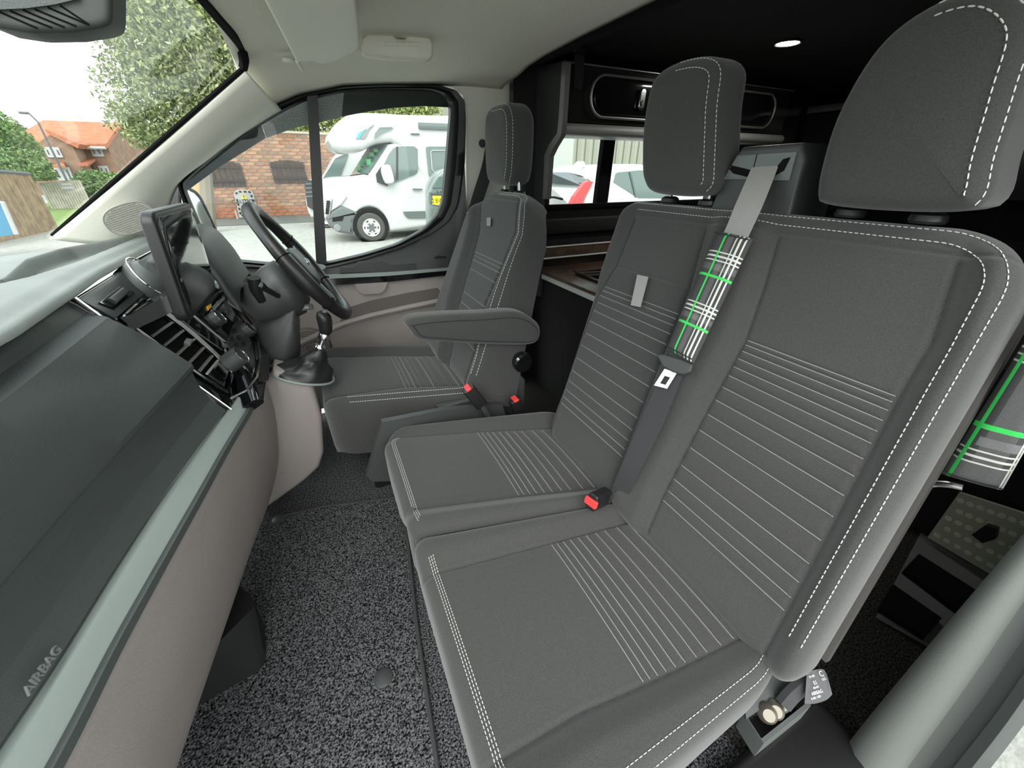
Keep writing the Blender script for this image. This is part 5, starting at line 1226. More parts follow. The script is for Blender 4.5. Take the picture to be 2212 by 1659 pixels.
for k in range(3):
    x_ = lerp(wa[0], wb_[0], (k+0.5)/3); obj('pane', *box((x_, 25.92, (wa[2]+wb_[2])/2), ((wb_[0]-wa[0])/3-0.10, 0.04, wb_[2]-wa[2]-0.16)), 'pane_dark', fw, smooth=0)
# timber post beside the wall
mat('timber', (0.62, 0.40, 0.20), 0.8, var=(5, 0.3))
tp_ = thing('timber_post', 'pale timber post at the left end of the brick wall', 'post', tuple(wp(455, 472, 0.2)))
tb_ = wp(457, 474, 0.25); obj('post_shaft', *bbox_(tb_+V(-0.15, 0, 1.3), (0.42, 0.3, 3.8), 0.02), 'timber', tp_)
# caution board
cb = thing('caution_sign', 'white CAUTION board with yellow triangle standing before the brick wall', 'sign', tuple(wp(525, 470, 0.8)))
SO = WNn*0.8
def sg(px, py, off=0.0): return wp(px, py, 0.8+off)
cs_ = [sg(a, b) for a, b in ((505, 418), (510, 410), (540, 410), (546, 416), (556, 452), (557, 466), (517, 470), (513, 452))]
mat('sign_white', (0.50, 0.50, 0.49), 0.5); mat('sign_yellow', (0.85, 0.70, 0.03), 0.5)
bd_ = obj('sign_board', *plate(cs_, 0.05, -WNn), 'sign_white', cb, smooth=0)
mb = MB(); ring = [sg(a, b, 0.01) for a, b in ((509, 419), (513, 414), (539, 414), (542, 418), (551, 452), (551, 463), (520, 466), (517, 452))]
mb.add(*dashes(resample(np.array(ring), 80, True), 0.035, 0.16, 0.55)); mb.build('hazard_border', 'black_plastic', bd_, kind='stuff')
tr_ = obj('warning_triangle', *plate([sg(521.5, 430, 0.01), sg(534, 430, 0.01), sg(526, 419, 0.01)], 0.02, WNn), 'sign_yellow', cb, smooth=0)
lettering('!', sg(527, 426.5, 0.045), WX, (0, 0, 1), 0.22, 'black_plastic', tr_, extrude=0.004)
lettering('CAUTION', sg(529, 435.5, 0.02), WX, (0, 0, 1), 0.20, 'black_plastic', bd_, extrude=0.004)
for a, b in ((508, 455), (556, 455)): obj('board_leg', *tube([sg(a, b, -0.02), V(*sg(a, b, -0.02)[:2], GZ)], 0.03, 6), 'sign_white', cb)

# ---- motorhome
Y0 = 11.85
def mp_(x, y): return 690+x/5.53, 230+y/5.53
def mh(x, y, yy=Y0): return at(*mp_(x, y), y=yy)
def mxz(L): return np.array([(p[0], p[2]) for p in (mh(*q) for q in L)])
moto = thing('motorhome', 'white overcab motorhome with dark bumper parked in the yard', 'motorhome', (3, 13, GZ))
mat('mh_white', (0.48, 0.485, 0.48), 0.3, coat=0.3); mat('mh_grey', (0.10, 0.115, 0.115), 0.6); mat('tyre', (0.055, 0.055, 0.05), 0.9); mat('car_glass', (0.10, 0.14, 0.13), 0.08, spec=0.8)
mat('wheel_trim', (0.62, 0.62, 0.60), 0.35)
def sidebody(L, y0, T, r, name, m, parent, n=90): return obj(name, *puff(resample(mxz(L), n, True), (0, y0+T, 0), (1, 0, 0), (0, 0, 1), T, r, flat=True), m, parent, smooth=40)
hab = sidebody([(105, 400), (120, 300), (200, 190), (330, 100), (480, 70), (720, 72), (1000, 92), (1600, 105), (2600, 130), (2600, 1500), (1300, 1480), (1260, 900), (900, 420), (640, 450), (560, 520), (300, 545), (190, 520), (120, 460)], Y0, 2.15, 0.16, 'habitation_body', 'mh_white', moto)
cab = sidebody([(35, 880), (160, 850), (420, 830), (600, 800), (830, 450), (1000, 420), (1300, 430), (1300, 1430), (1240, 1445), (850, 1500), (800, 1420), (760, 1290), (680, 1220), (600, 1205), (520, 1225), (460, 1280), (420, 1400), (410, 1510), (200, 1500), (110, 1420), (60, 1330), (45, 1150)], Y0+0.03, 1.95, 0.10, 'cab_body', 'mh_white', moto)
wsn = [mh(585, 800, Y0+0.1), mh(825, 455, Y0+0.1), mh(610, 460, 13.4), mh(380, 835, 13.4)]
ws = obj('windscreen', *plate(wsn, 0.03, (-0.6, -0.5, 0.5)), 'car_glass', moto, smooth=0)
mat('leaf_print', (0.06, 0.32, 0.13), 0.6)
for (a, b, w_, h_) in ((560, 640, 42, 70), (640, 590, 60, 40), (520, 690, 55, 45), (610, 680, 30, 60), (480, 745, 60, 30), (690, 545, 40, 30)):
    c = lerp(lerp(wsn[0], wsn[1], (800-b)/345), lerp(wsn[3], wsn[2], (800-b)/345), np.clip((825-a-(b-455)*0.7)/215, 0.1, 0.9))
    obj('windscreen_print', *box(c+V(-0.04, -0.05, 0.04), (0.10, w_*0.006, h_*0.0024)), 'leaf_print', ws, smooth=0)
obj('wiper', *tube([mh(370, 830, Y0+0.5), mh(460, 812, Y0+0.2), mh(585, 810, Y0+0.05)], 0.02, 6), 'black_plastic', moto)
def splat(L, name, m, parent, off=0.02, T=0.03): return obj(name, *plate([mh(*q, Y0-off) for q in L], T, dy), m, parent, smooth=0)
sw_ = splat([(770, 700), (830, 570), (890, 495), (930, 478), (1130, 475), (1175, 510), (1175, 780), (1140, 810), (880, 915), (700, 850)], 'side_window', 'car_glass', moto)
splat([(920, 480), (940, 480), (940, 870), (918, 880)], 'window_bar', 'black_plastic', sw_, 0.04)
splat([(675, 810), (735, 720), (830, 900), (815, 955), (690, 905)], 'mirror_base', 'black_plastic', cab, 0.05)
mr_ = obj('wing_mirror', *puff(resample(spline(mxz([(735, 720), (760, 700), (820, 700), (850, 760), (875, 860), (870, 910), (800, 925), (760, 890), (725, 780)]), 60, True), 40, True), (0, Y0-0.05, 0), (1, 0, 0), (0, 0, 1), 0.18, 0.05), 'mh_white', cab, smooth=60)
hw = splat([(1275, 490), (1300, 478), (1560, 478), (1560, 860), (1340, 860), (1310, 820)], 'side_window', 'car_glass', moto, 0.06)
obj('window_trim', *tube([mh(*q, Y0-0.08) for q in ((1330, 540), (1350, 525), (1560, 525), (1560, 790), (1370, 785), (1345, 750))], 0.012, 6, closed=True), 'mh_white', hw)
rw_ = splat([(1180, 190), (1560, 205), (1560, 285), (1190, 270)], 'roof_window', 'car_glass', moto, 0.06)
splat([(1190, 232), (1560, 242), (1560, 276), (1195, 265)], 'window_blind_band', 'mh_grey', rw_, 0.08)
splat([(655, 385), (665, 320), (720, 250), (860, 245), (888, 262), (760, 310), (690, 355)], 'overcab_window', 'car_glass', hab, 0.06)
splat([(1085, 325), (1110, 318), (1190, 320), (1205, 330), (1190, 340), (1100, 338)], 'vent_slot', 'mh_grey', hab, 0.05)
mat('decal_blue', (0.05, 0.36, 0.48), 0.5); mat('decal_grey', (0.20, 0.20, 0.20), 0.5)
splat([(435, 385), (470, 320), (560, 258), (510, 320), (470, 385)], 'decal', 'decal_blue', hab, 0.04)
splat([(487, 385), (560, 280), (655, 208), (590, 290), (542, 385)], 'decal', 'decal_grey', hab, 0.04)
splat([(1110, 985), (1130, 980), (1220, 982), (1240, 990), (1220, 1002), (1130, 1002)], 'door_handle', 'mh_grey', cab, 0.04)
splat([(1000, 1258), (1270, 1250), (1275, 1335), (1060, 1335), (1030, 1310)], 'side_moulding', 'mh_grey', cab, 0.02)
bmp = obj('front_bumper', *puff(resample(mxz([(70, 1330), (150, 1240), (265, 1180), (460, 1268), (415, 1370), (405, 1530), (230, 1505), (130, 1440)]), 50, True), (0, Y0+1.9, 0), (1, 0, 0), (0, 0, 1), 1.93, 0.08, flat=True), 'mh_grey', moto, smooth=40)
splat([(160, 1325), (290, 1318), (275, 1365), (155, 1375)], 'bumper_vent', 'matt_black', bmp, 0.05)
c = mh(215, 1450, Y0-0.03); obj('fog_lamp', *lathe([(0, 0.02), (0.07, 0.02), (0.09, 0)], c, (0, -1, 0), 16), 'decal_grey', bmp)
gr_ = obj('front_grille', *plate([mh(55, 1105, Y0+0.3), mh(155, 1105, Y0+0.0), mh(125, 1300, Y0+0.0), mh(60, 1300, Y0+0.3)], 0.05, (-0.3, -1, 0)), 'mh_white', moto)
for i in range(4):
    for j in range(6):
        c = lerp(lerp(mh(65, 1135, Y0+0.25), mh(140, 1135, Y0+0.0), (i+0.4)/4), lerp(mh(65, 1285, Y0+0.25), mh(118, 1285, Y0), (i+0.4)/4), j/5.5)
        obj('grille_hole', *box(c+V(-0.03, -0.07, 0), (0.05, 0.03, 0.05)), 'matt_black', gr_, smooth=0)
splat([(160, 1100), (245, 1010), (330, 1070), (260, 1165), (150, 1240)], 'headlamp', 'upvc', cab, 0.03)
def road_wheel(c, r, parent, holes=6):
    w_ = obj('wheel', *lathe([(0, 0.02), (r*0.62, 0.02), (r*0.64, 0.05), (r*0.9, 0.05), (r, 0.0), (r, -0.18), (r*0.5, -0.2)], c, (0, -1, 0), 40), 'tyre', parent, smooth=50)
    obj('wheel_rim', *lathe([(r*0.36, 0.045), (r*0.55, 0.05), (r*0.60, 0.075), (r*0.63, 0.05)], c, (0, -1, 0), 36), 'wheel_trim', w_)
    obj('wheel_hub', *lathe([(0, 0.07), (r*0.3, 0.065), (r*0.37, 0.04)], c, (0, -1, 0), 28), 'mh_grey', w_)
    for k in range(holes):
        a = 2*math.pi*k/holes+math.pi/2; obj('wheel_nut', *lathe([(0, 0.095), (r*0.06, 0.09), (r*0.07, 0.06)], c+V(math.cos(a)*r*0.28, 0, math.sin(a)*r*0.28), (0, -1, 0), 8), 'wheel_trim', w_)
        obj('rim_slot', *box(c+V(math.cos(a+0.5)*r*0.48, -0.055, math.sin(a+0.5)*r*0.48), (r*0.16, 0.012, r*0.07), rotm('Y', -(a+0.5)+math.pi/2)), 'matt_black', w_, smooth=0)
c = mh(620, 1445, Y0-0.03); rr_ = (c[2]-GZ)
obj('wheel_arch', *lathe([(rr_*1.32, -0.02), (rr_*1.18, 0.02), (rr_*1.0, 0.0), (rr_*0.9, -0.2)], c+V(0, 0.02, 0.03), (0, -1, 0), 36), 'matt_black', moto)
road_wheel(c+V(0, -0.01, 0), rr_, moto)
c2 = c+V(4.0, 0, 0); road_wheel(c2, rr_, moto)

# ---- van parked beyond the motorhome
v2 = thing('parked_van', 'white van with a black grille parked behind the motorhome', 'van', (0.5, 16, GZ))
Y2 = 15.6
def q2(L): return np.array([(p[0], p[2]) for p in (at(a, b, y=Y2) for a, b in L)])
vb = obj('van_body', *puff(resample(q2([(662, 440), (660, 400), (668, 388), (700, 382), (722, 340), (735, 326), (760, 322), (800, 322), (1000, 322), (1000, 470), (668, 470)]), 60, True), (0, Y2+1.8, 0), (1, 0, 0), (0, 0, 1), 1.8, 0.08, flat=True), 'mh_white', v2, smooth=40)
obj('windscreen', *plate([at(697, 386, y=Y2-0.02), at(724, 342, y=Y2-0.02), at(752, 330, y=Y2-0.02), at(735, 380, y=Y2-0.02)], 0.04, -dy), 'car_glass', v2, smooth=0)
gg = obj('front_grille', *plate([at(a, b, y=Y2-0.03) for a, b in ((658, 398), (664, 388), (676, 390), (680, 440), (684, 458), (664, 446))], 0.06, -dy), 'black_plastic', v2, smooth=0)
for k in range(4):
    y_ = 396+k*9; obj('grille_bar', *plate([at(a, b, y=Y2-0.10) for a, b in ((660, y_), (677, y_-1), (677, y_+2), (660, y_+3))], 0.02, -dy), 'mh_grey', gg, smooth=0)
road_wheel(V(at(700, 455, y=Y2)[0], Y2-0.02, GZ+0.34), 0.34, v2)
# ---- dark off-roader at the window's rear edge
su = thing('parked_suv', 'grey-green off-road car with a yellow number plate at the rear edge of the far window', 'car', (2.0, 7.2, GZ))
Y3 = 6.6
mat('suv_paint', (0.16, 0.19, 0.18), 0.25, coat=0.4)
SVd = unit(ray(918, 440)*V(1, 1, 0)); SVx = unit(np.cross(SVd, V(0, 0, 1)))
SVP = at(921, 440, y=Y3)
def s3(px, py, d=0.0): return atp(px, py, SVP+SVd*d, SVd)
sx = [s3(922, 505), s3(921, 470), s3(921, 430), s3(924, 412), s3(938, 385), s3(948, 372), s3(960, 364), s3(1060, 360), s3(1060, 505)]
so2 = obj('suv_body', *puff(resample(np.array([((p-SVP) @ SVx, (p-SVP) @ V(0, 0, 1)) for p in sx]), 50, True), SVP+SVd*3.2, SVx, (0, 0, 1), 3.2, 0.05, flat=True), 'suv_paint', su, smooth=40)
obj('tailgate_glass', *plate([s3(a, b, -0.01) for a, b in ((933, 406), (947, 382), (985, 378), (985, 404))], 0.02, -SVd), 'car_glass', su, smooth=0)
obj('tailgate_grip', *plate([s3(a, b, -0.01) for a, b in ((927, 415), (985, 413), (985, 419), (926, 418))], 0.03, -SVd), 'mh_grey', su, smooth=0)
obj('tail_lamp', *plate([s3(a, b, -0.01) for a, b in ((926, 423), (933, 423), (933, 437), (928, 438))], 0.02, -SVd), 'mh_grey', su, smooth=0)
mat('plate_yellow', (0.88, 0.72, 0.02), 0.4)
np1 = obj('number_plate', *plate([s3(a, b, -0.015) for a, b in ((934.5, 423), (970, 423.5), (969, 447), (934, 441))], 0.015, -SVd), 'plate_yellow', su, smooth=0)
pcn = s3(947, 434, -0.034); lettering('2 BWL', pcn, SVx, (0, 0, 1), 0.085, 'black_plastic', np1, extrude=0.002, stretch=0.8)
obj('rear_bumper', *plate([s3(a, b, -0.03) for a, b in ((932, 449), (985, 454), (985, 475), (934, 472))], 0.04, -SVd), 'mh_grey', su, smooth=0)
lettering('G 4', s3(948, 414.5, -0.045), SVx, (0, 0, 1), 0.05, 'black_plastic', so2, extrude=0.002)
obj('rear_wheel', *lathe([(0, 0.05), (0.34, 0.05), (0.36, 0), (0.36, -0.2)], V(*s3(985, 480, 0.4)[:2], GZ+0.36), -SVx, 28), 'tyre', su)

# ---- white hatchback and workshop seen through the rear window
def rz(x, y): return 1170+x/8.733, 270+y/8.733
YC = 6.4
def c4(x, y, yy=YC): return at(*rz(x, y), y=yy)
hx = thing('hatchback_car', 'white hatchback with a tall red tail lamp outside the rear window', 'car', (4.5, 7.2, GZ))
xr_ = c4(960, 1080)[0]
prof = [c4(830, 1640), c4(790, 1480), c4(860, 1300), c4(985, 1080), c4(1110, 850), c4(1150, 790), c4(1380, 735), c4(1840, 738), c4(2400, 800), c4(2900, 1100), c4(3500, 1250), c4(3600, 1700)]
po = np.array([(p[0], p[2]) for p in prof]); po = np.concatenate([po, [(po[-1, 0], GZ+0.3), (po[0, 0], GZ+0.3)]])
obj('car_body', *puff(resample(po, 120, True), (0, YC+1.75, 0), (1, 0, 0), (0, 0, 1), 1.75, 0.06, flat=True), 'mh_white', hx, smooth=40)
def cpl(L, name, m, off=0.01, T=0.02, parent=None): return obj(name, *plate([c4(*q, YC-off) for q in L], T, dy), m, parent or hx, smooth=0)
sg_ = cpl([(1360, 1080), (1400, 920), (1440, 895), (1840, 855), (2300, 870), (2500, 1100), (2400, 1385), (1830, 1380)], 'side_glass', 'car_glass')
cpl([(1660, 890), (1690, 885), (1800, 1370), (1770, 1350)], 'window_pillar', 'mh_grey', 0.03, parent=sg_)
cpl([(540, 1520), (620, 1350), (820, 1090), (900, 1055), (975, 1075), (880, 1240), (780, 1400), (770, 1460), (830, 1510)], 'tail_lamp', 'red_button', 0.05, 0.10)
# rear face: glass band, tailgate
def rear(x, y): return at(*rz(x, y), x=xr_-0.35)
yb = [(100, 1080), (130, 890), (500, 900), (740, 960), (930, 1060), (800, 1090), (740, 1145)]
rf = obj('tailgate', *plate([V(xr_-0.30, YC+0.1, -0.2), V(xr_-0.30, YC+1.65, -0.2), V(xr_-0.05, YC+1.65, 1.0), V(xr_-0.05, YC+0.1, 1.0)], 0.3, (1, 0, 0)), 'mh_white', hx, smooth=0)
obj('rear_glass', *plate([c4(x, y, YC+d) for x, y, d in ((95, 1100, 1.2), (130, 895, 1.2), (500, 900, 0.8), (740, 955, 0.35), (930, 1060, 0.0), (830, 1090, 0.0), (750, 1145, 0.1))], 0.03, (-0.6, -0.7, 0.2)), 'pane_dark', hx, smooth=0)
obj('tailgate_skin', *plate([c4(x, y, YC+d) for x, y, d in ((95, 1105, 1.25), (750, 1148, 0.12), (540, 1520, 0.05), (190, 1530, 1.0))], 0.03, (0.6, 0.7, 0)), 'mh_white', hx, smooth=0)
obj('rear_wiper', *tube([c4(100, 1360, YC+0.9), c4(250, 1365, YC+0.6), c4(390, 1400, YC+0.3)], 0.02, 6), 'matt_black', hx)
fn = c4(710, 740, YC+0.6); obj('roof_fin', *loft([[fn+V(a, b, -0.03) for a, b in ((-0.12, -0.04), (0.12, -0.04), (0.12, 0.04), (-0.12, 0.04))], [fn+V(a, b, 0.05) for a, b in ((-0.04, -0.02), (0.09, -0.02), (0.09, 0.02), (-0.04, 0.02))]]), 'mh_white', hx)
for k in (0.6, 3.2): obj('wheel', *lathe([(0, 0.05), (0.2, 0.05), (0.32, 0.03), (0.33, -0.15)], V(xr_+k, YC+0.02, GZ+0.33), (0, -1, 0), 28), 'tyre', hx)
# workshop: cream corrugated cladding
wk = thing('workshop_building', 'cream corrugated steel workshop behind the white hatchback', 'building', (14, 24, GZ))
mat('cladding', (0.30, 0.305, 0.255), 0.6); mat('cladding_rib', (0.225, 0.23, 0.185), 0.6); mat('cladding_white', (0.36, 0.37, 0.35), 0.5)
YW = 22.5
xa = at(930, 240, y=YW)[0]
obj('cladding_core', *box((xa+12, YW+3, 2.6), (26, 6, 6.4)), 'cladding', wk, smooth=0)
for k in range(44):
    obj('cladding_rib', *box((xa+0.1+k*0.58, YW-0.06, 2.6), (0.26, 0.12, 6.3)), 'cladding_rib', wk, smooth=0)
x0_, x1_ = at(1196, 330, y=YW-0.3)[0], at(1238, 330, y=YW-0.3)[0]
obj('white_door', *box(((x0_+x1_)/2-0.5, YW-0.2, 1.6), (x1_-x0_+1.0, 0.2, 4.4)), 'cladding_white', wk, smooth=0)

# ---- left view: house, fences, skip, lamp posts
YH = 42.0
def hp(px, py, yy=YH): return at(px, py, y=yy)
def h3(x, y, yy=YH): return at(x/5.72, 240+y/5.72, y=yy)
ho_ = thing('brick_cottage', 'brown brick house with an orange tiled roof beyond the yard', 'house', tuple(h3(900, 900)*V(1, 1, 0)+V(0, 0, GZ)))
mat('house_brick', (0.26, 0.165, 0.112), 0.9, var=(2, 0.2)); mat('orange_tile', (0.42, 0.155, 0.075), 0.8, var=(1.5, 0.18)); mat('tile_light', (0.38, 0.14, 0.075), 0.8)
xL, xR = h3(380, 500)[0], h3(1325, 430)[0]; zE = h3(1320, 430)[2]; zR = h3(1350, 180, YH+4)[2]; yB = YH+9
obj('house_walls', *loft([[V(xL, YH, GZ), V(xR, YH, GZ), V(xR, yB, GZ), V(xL, yB, GZ)], [V(xL, YH, zE), V(xR, YH, zE), V(xR, yB, zE), V(xL, yB, zE)]]), 'house_brick', ho_, smooth=0)
obj('gable_wall', *loft([[V(xR-0.3, YH, zE), V(xR-0.3, yB, zE), V(xR-0.3, (YH+yB)/2, zR-0.1)], [V(xR, YH, zE), V(xR, yB, zE), V(xR, (YH+yB)/2, zR-0.1)]]), 'house_brick', ho_, smooth=0)
xr0 = h3(530, 180, YH+4)[0]
rf_ = obj('tiled_roof', *loft([[V(xr0-0.6, YH-0.4, zE-0.15), V(xR+0.1, YH-0.4, zE-0.15), V(xR+0.1, (YH+yB)/2, zR), V(xr0, (YH+yB)/2, zR)], [V(xr0-0.6, YH-0.4, zE+0.1), V(xR+0.1, YH-0.4, zE+0.1), V(xR+0.1, (YH+yB)/2, zR+0.25), V(xr0, (YH+yB)/2, zR+0.25)]]), 'orange_tile', ho_, smooth=0)
obj('roof_back', *loft([[V(xr0, yB+0.4, zE-0.15), V(xR+0.1, yB+0.4, zE-0.15), V(xR+0.1, (YH+yB)/2, zR), V(xr0, (YH+yB)/2, zR)], [V(xr0, yB+0.4, zE+0.1), V(xR+0.1, yB+0.4, zE+0.1), V(xR+0.1, (YH+yB)/2, zR+0.25), V(xr0, (YH+yB)/2, zR+0.25)]]), 'orange_tile', ho_, smooth=0)
obj('gutter', *tube([V(h3(930, 435)[0], YH-0.45, zE-0.15), V(xR, YH-0.45, zE-0.15)], 0.10, 6), 'upvc', ho_)
# front wing with its own gable
Yw = YH-1.6
wl, wr, wa_ = h3(400, 440, Yw), h3(900, 440, Yw), h3(545, 300, Yw)
wing = obj('front_wing', *loft([[V(wl[0], Yw, GZ), V(wl[0], Yw, wl[2]), V(wa_[0]+0.4, Yw, wa_[2]+0.1), V(wr[0], Yw, wr[2]), V(wr[0], Yw, GZ)], [V(wl[0], YH+0.5, GZ), V(wl[0], YH+0.5, wl[2]), V(wa_[0]+0.4, YH+0.5, wa_[2]+0.1), V(wr[0], YH+0.5, wr[2]), V(wr[0], YH+0.5, GZ)]]), 'house_brick', ho_, smooth=0)
obj('wing_roof', *loft([[V(wa_[0]+0.3, Yw-0.3, wa_[2]+0.1), V(wr[0]+0.3, Yw-0.3, wr[2]-0.1), V(wr[0]+0.3, YH+3, wr[2]-0.1), V(wa_[0]+0.3, YH+3, wa_[2]+0.1)], [V(wa_[0]+0.3, Yw-0.3, wa_[2]+0.35), V(wr[0]+0.5, Yw-0.3, wr[2]+0.15), V(wr[0]+0.5, YH+3, wr[2]+0.15), V(wa_[0]+0.3, YH+3, wa_[2]+0.35)]]), 'orange_tile', ho_, smooth=0)
def hwin(x0, y0, x1, y1, yy, n):
    ym = (y0+y1)/2; a, b, c = h3(x0, ym, yy), h3(x1, ym, yy), h3((x0+x1)/2, ym, yy)
    wd, ht = b[0]-a[0], (y1-y0)/5.72*((c-CAMP) @ CF)/FPX/0.92
    f = obj('window_frame', *box((c[0], yy-0.05, c[2]), (wd, 0.12, ht)), 'upvc', ho_, smooth=0)
    for k in range(n):
        obj('pane', *box((c[0]+wd*((k+0.5)/n-0.5), yy-0.12, c[2]), (wd/n-0.2, 0.06, ht-0.3)), 'pane_dark', f, smooth=0)
hwin(575, 460, 760, 560, Yw, 3); hwin(1135, 460, 1270, 550, YH, 2); hwin(1245, 690, 1360, 800, YH, 2)
hwin(690, 710, 890, 840, Yw-0.4, 3)
a, b = h3(1000, 800), h3(1160, 695); obj('front_door', *box(((a[0]+b[0])/2, YH-0.1, (a[2]+b[2])/2-0.3), (b[0]-a[0], 0.15, b[2]-a[2]+0.8)), 'pane_dark', ho_, smooth=0)
a, b = h3(985, 680, Yw), h3(1195, 610, YH); obj('porch_roof', *loft([[V(a[0], Yw-0.2, a[2]), V(b[0], Yw-0.2, a[2]), V(b[0], YH, b[2]), V(a[0], YH, b[2])], [V(a[0], Yw-0.2, a[2]+0.15), V(b[0], Yw-0.2, a[2]+0.15), V(b[0], YH, b[2]+0.15), V(a[0], YH, b[2]+0.15)]]), 'tile_light', ho_, smooth=0)
a, b = h3(650, 700, Yw-0.9), h3(870, 650, Yw); obj('bay_roof', *loft([[V(a[0], Yw-0.9, a[2]), V(b[0], Yw-0.9, a[2]), V(b[0]-0.4, Yw, b[2]), V(a[0]+0.4, Yw, b[2])], [V(a[0], Yw-0.9, a[2]+0.12), V(b[0], Yw-0.9, a[2]+0.12), V(b[0]-0.4, Yw, b[2]+0.12), V(a[0]+0.4, Yw, b[2]+0.12)]]), 'tile_light', ho_, smooth=0)
# neighbour gable on the far left
nh = thing('neighbour_house', 'brown brick gable of a neighbouring house at the far left behind foliage', 'house', (-34, 50, GZ))
Yn = 50.0
g_ = [h3(x, y, Yn) for x, y in ((-260, 430), (60, 165), (400, 430), (460, 620))]
gp_ = [V(g_[0][0], Yn, GZ), V(g_[0][0], Yn, g_[0][2]), g_[1], g_[2], V(g_[2][0], Yn, GZ)]
obj('gable_wall', *plate(gp_, 6, dy), 'house_brick', nh, smooth=0)
obj('roof_edge', *tube([g_[0], g_[1]+V(0, 0, 0.1), g_[2]], 0.18, 6), 'slate', nh)
# lamp posts
for (x, y, yy, bx, lab) in ((345, 30, 36.0, 640, 'tall grey street lamp in front of the brick house'), (315, 285, 48.0, 420, 'short dark street lamp beside the neighbouring gable')):
    t0_ = h3(x, y, yy); lp_ = thing('street_lamp', lab, 'street lamp', (t0_[0], yy, GZ), group='street lamps')
    mat_n = 'mh_grey'
    obj('lamp_pole', *tube([V(t0_[0]+0.25, yy, GZ), V(t0_[0]+0.25, yy, t0_[2]-0.4), V(t0_[0]+0.05, yy, t0_[2])], [0.07, 0.05, 0.04], 8), mat_n, lp_)
    obj('lamp_head', *bbox_(t0_+V(-0.15, 0, 0.02), (0.42, 0.2, 0.12), 0.04), mat_n, lp_)
# big timber fence panel near left, board by board, in the plane x = -7.9
XF = -7.9
mat('old_board', (0.33, 0.23, 0.13), 0.85, var=(4, 0.35)); mat('grey_board', (0.40, 0.38, 0.31), 0.85, var=(4, 0.25))
tf = thing('board_fence', 'weathered brown board fence at the left edge of the yard', 'fence', (XF, 17, GZ))
y_end = at(124, 492, x=XF)[1]; y_st = 14.2; nbd = 26
for k in range(nbd):
    ya, yb_ = lerp(y_st, y_end, k/nbd), lerp(y_st, y_end, (k+1)/nbd)
    zt_ = lerp(1.22, 1.00, (k+0.5)/nbd)+random.uniform(-0.02, 0.02)
    obj('fence_board', *box((XF+random.uniform(-0.01, 0.01), (ya+yb_)/2, (zt_+GZ)/2), (0.04, yb_-ya-0.012, zt_-GZ)), 'old_board', tf, smooth=0)
obj('top_rail', *tube([V(XF, y_st, 1.27), V(XF, y_end, 1.04)], 0.06, 6), 'mh_grey', tf)
bf = thing('pale_fence', 'pale grey board fence with white notices below the brick house', 'fence', (-13, 32, GZ))
YF_ = 30.0
fa, fb = h3(470, 890, YF_), h3(990, 850, YF_)
for k in range(16):
    x_ = lerp(fa[0], fb[0], (k+0.5)/16); zt_ = lerp(fa[2], fb[2], k/16)
    obj('fence_board', *box((x_, YF_, (zt_+GZ)/2), ((fb[0]-fa[0])/16-0.02, 0.05, zt_-GZ)), 'grey_board', bf, smooth=0)
for (x0, y0, x1, y1) in ((760, 890, 880, 920), (775, 928, 905, 965)):
    a, b = h3(x0, y1, YF_-0.06), h3(x1, y0, YF_-0.06); obj('notice_board', *box(((a[0]+b[0])/2, YF_-0.05, (a[2]+b[2])/2), (b[0]-a[0], 0.03, b[2]-a[2])), 'upvc', bf, smooth=0)
# blue skip at the left edge
mat('skip_blue', (0.04, 0.20, 0.34), 0.5)
sk_ = thing('blue_skip', 'blue metal skip at the far left edge in front of the board fence', 'skip', (-7.6, 12.6, GZ))
q = [at(a, b, y=12.0) for a, b in ((-60, 430), (6, 438), (36, 506), (-60, 520))]
obj('skip_body', *plate(q, 1.8, unit(ray(36, 470)*V(1, 1, 0))+V(-0.25, 0, 0)), 'skip_blue', sk_, smooth=0)
obj('skip_rim', *tube([q[0], q[1], q[2]], 0.04, 6), 'upvc', sk_)
# lawn strip
mat('grass', (0.22, 0.36, 0.08), 0.95, speck=(3, (0.10, 0.19, 0.035), (0.22, 0.31, 0.085), 0.3, 0.7), bump=(25, 1.0, 0.05))
lw_ = MB(); lw_.add(*plate([at(a, b, z=GZ+0.02) for a, b in ((90, 440), (175, 428), (205, 422), (172, 470), (125, 497), (100, 470))], 0.03, (0, 0, -1))); struct(lw_.build('ground', 'grass', smooth=0))

# ---- foliage
def leaf_mat(name, a, b, c):
    m = mat(name, a, 0.8); t = m.node_tree; p = t.nodes['Principled BSDF']
    g = t.nodes.new('ShaderNodeNewGeometry'); r = t.nodes.new('ShaderNodeValToRGB'); r.color_ramp.elements[0].color = (*a, 1); r.color_ramp.elements[1].color = (*c, 1)
    e = r.color_ramp.elements.new(0.5); e.color = (*b, 1)
    t.links.new(g.outputs['Random Per Island'], r.inputs['Fac']); t.links.new(r.outputs[0], p.inputs['Base Color'])
    p.inputs['Subsurface Weight'].default_value = 0.0
leaf_mat('leaf_birch', (0.13, 0.18, 0.06), (0.22, 0.27, 0.11), (0.36, 0.40, 0.20))
leaf_mat('leaf_green', (0.08, 0.17, 0.04), (0.15, 0.26, 0.08), (0.26, 0.36, 0.13))
leaf_mat('leaf_light', (0.18, 0.23, 0.06), (0.28, 0.33, 0.10), (0.40, 0.42, 0.18))
mat('bark', (0.22, 0.19, 0.15), 0.9)
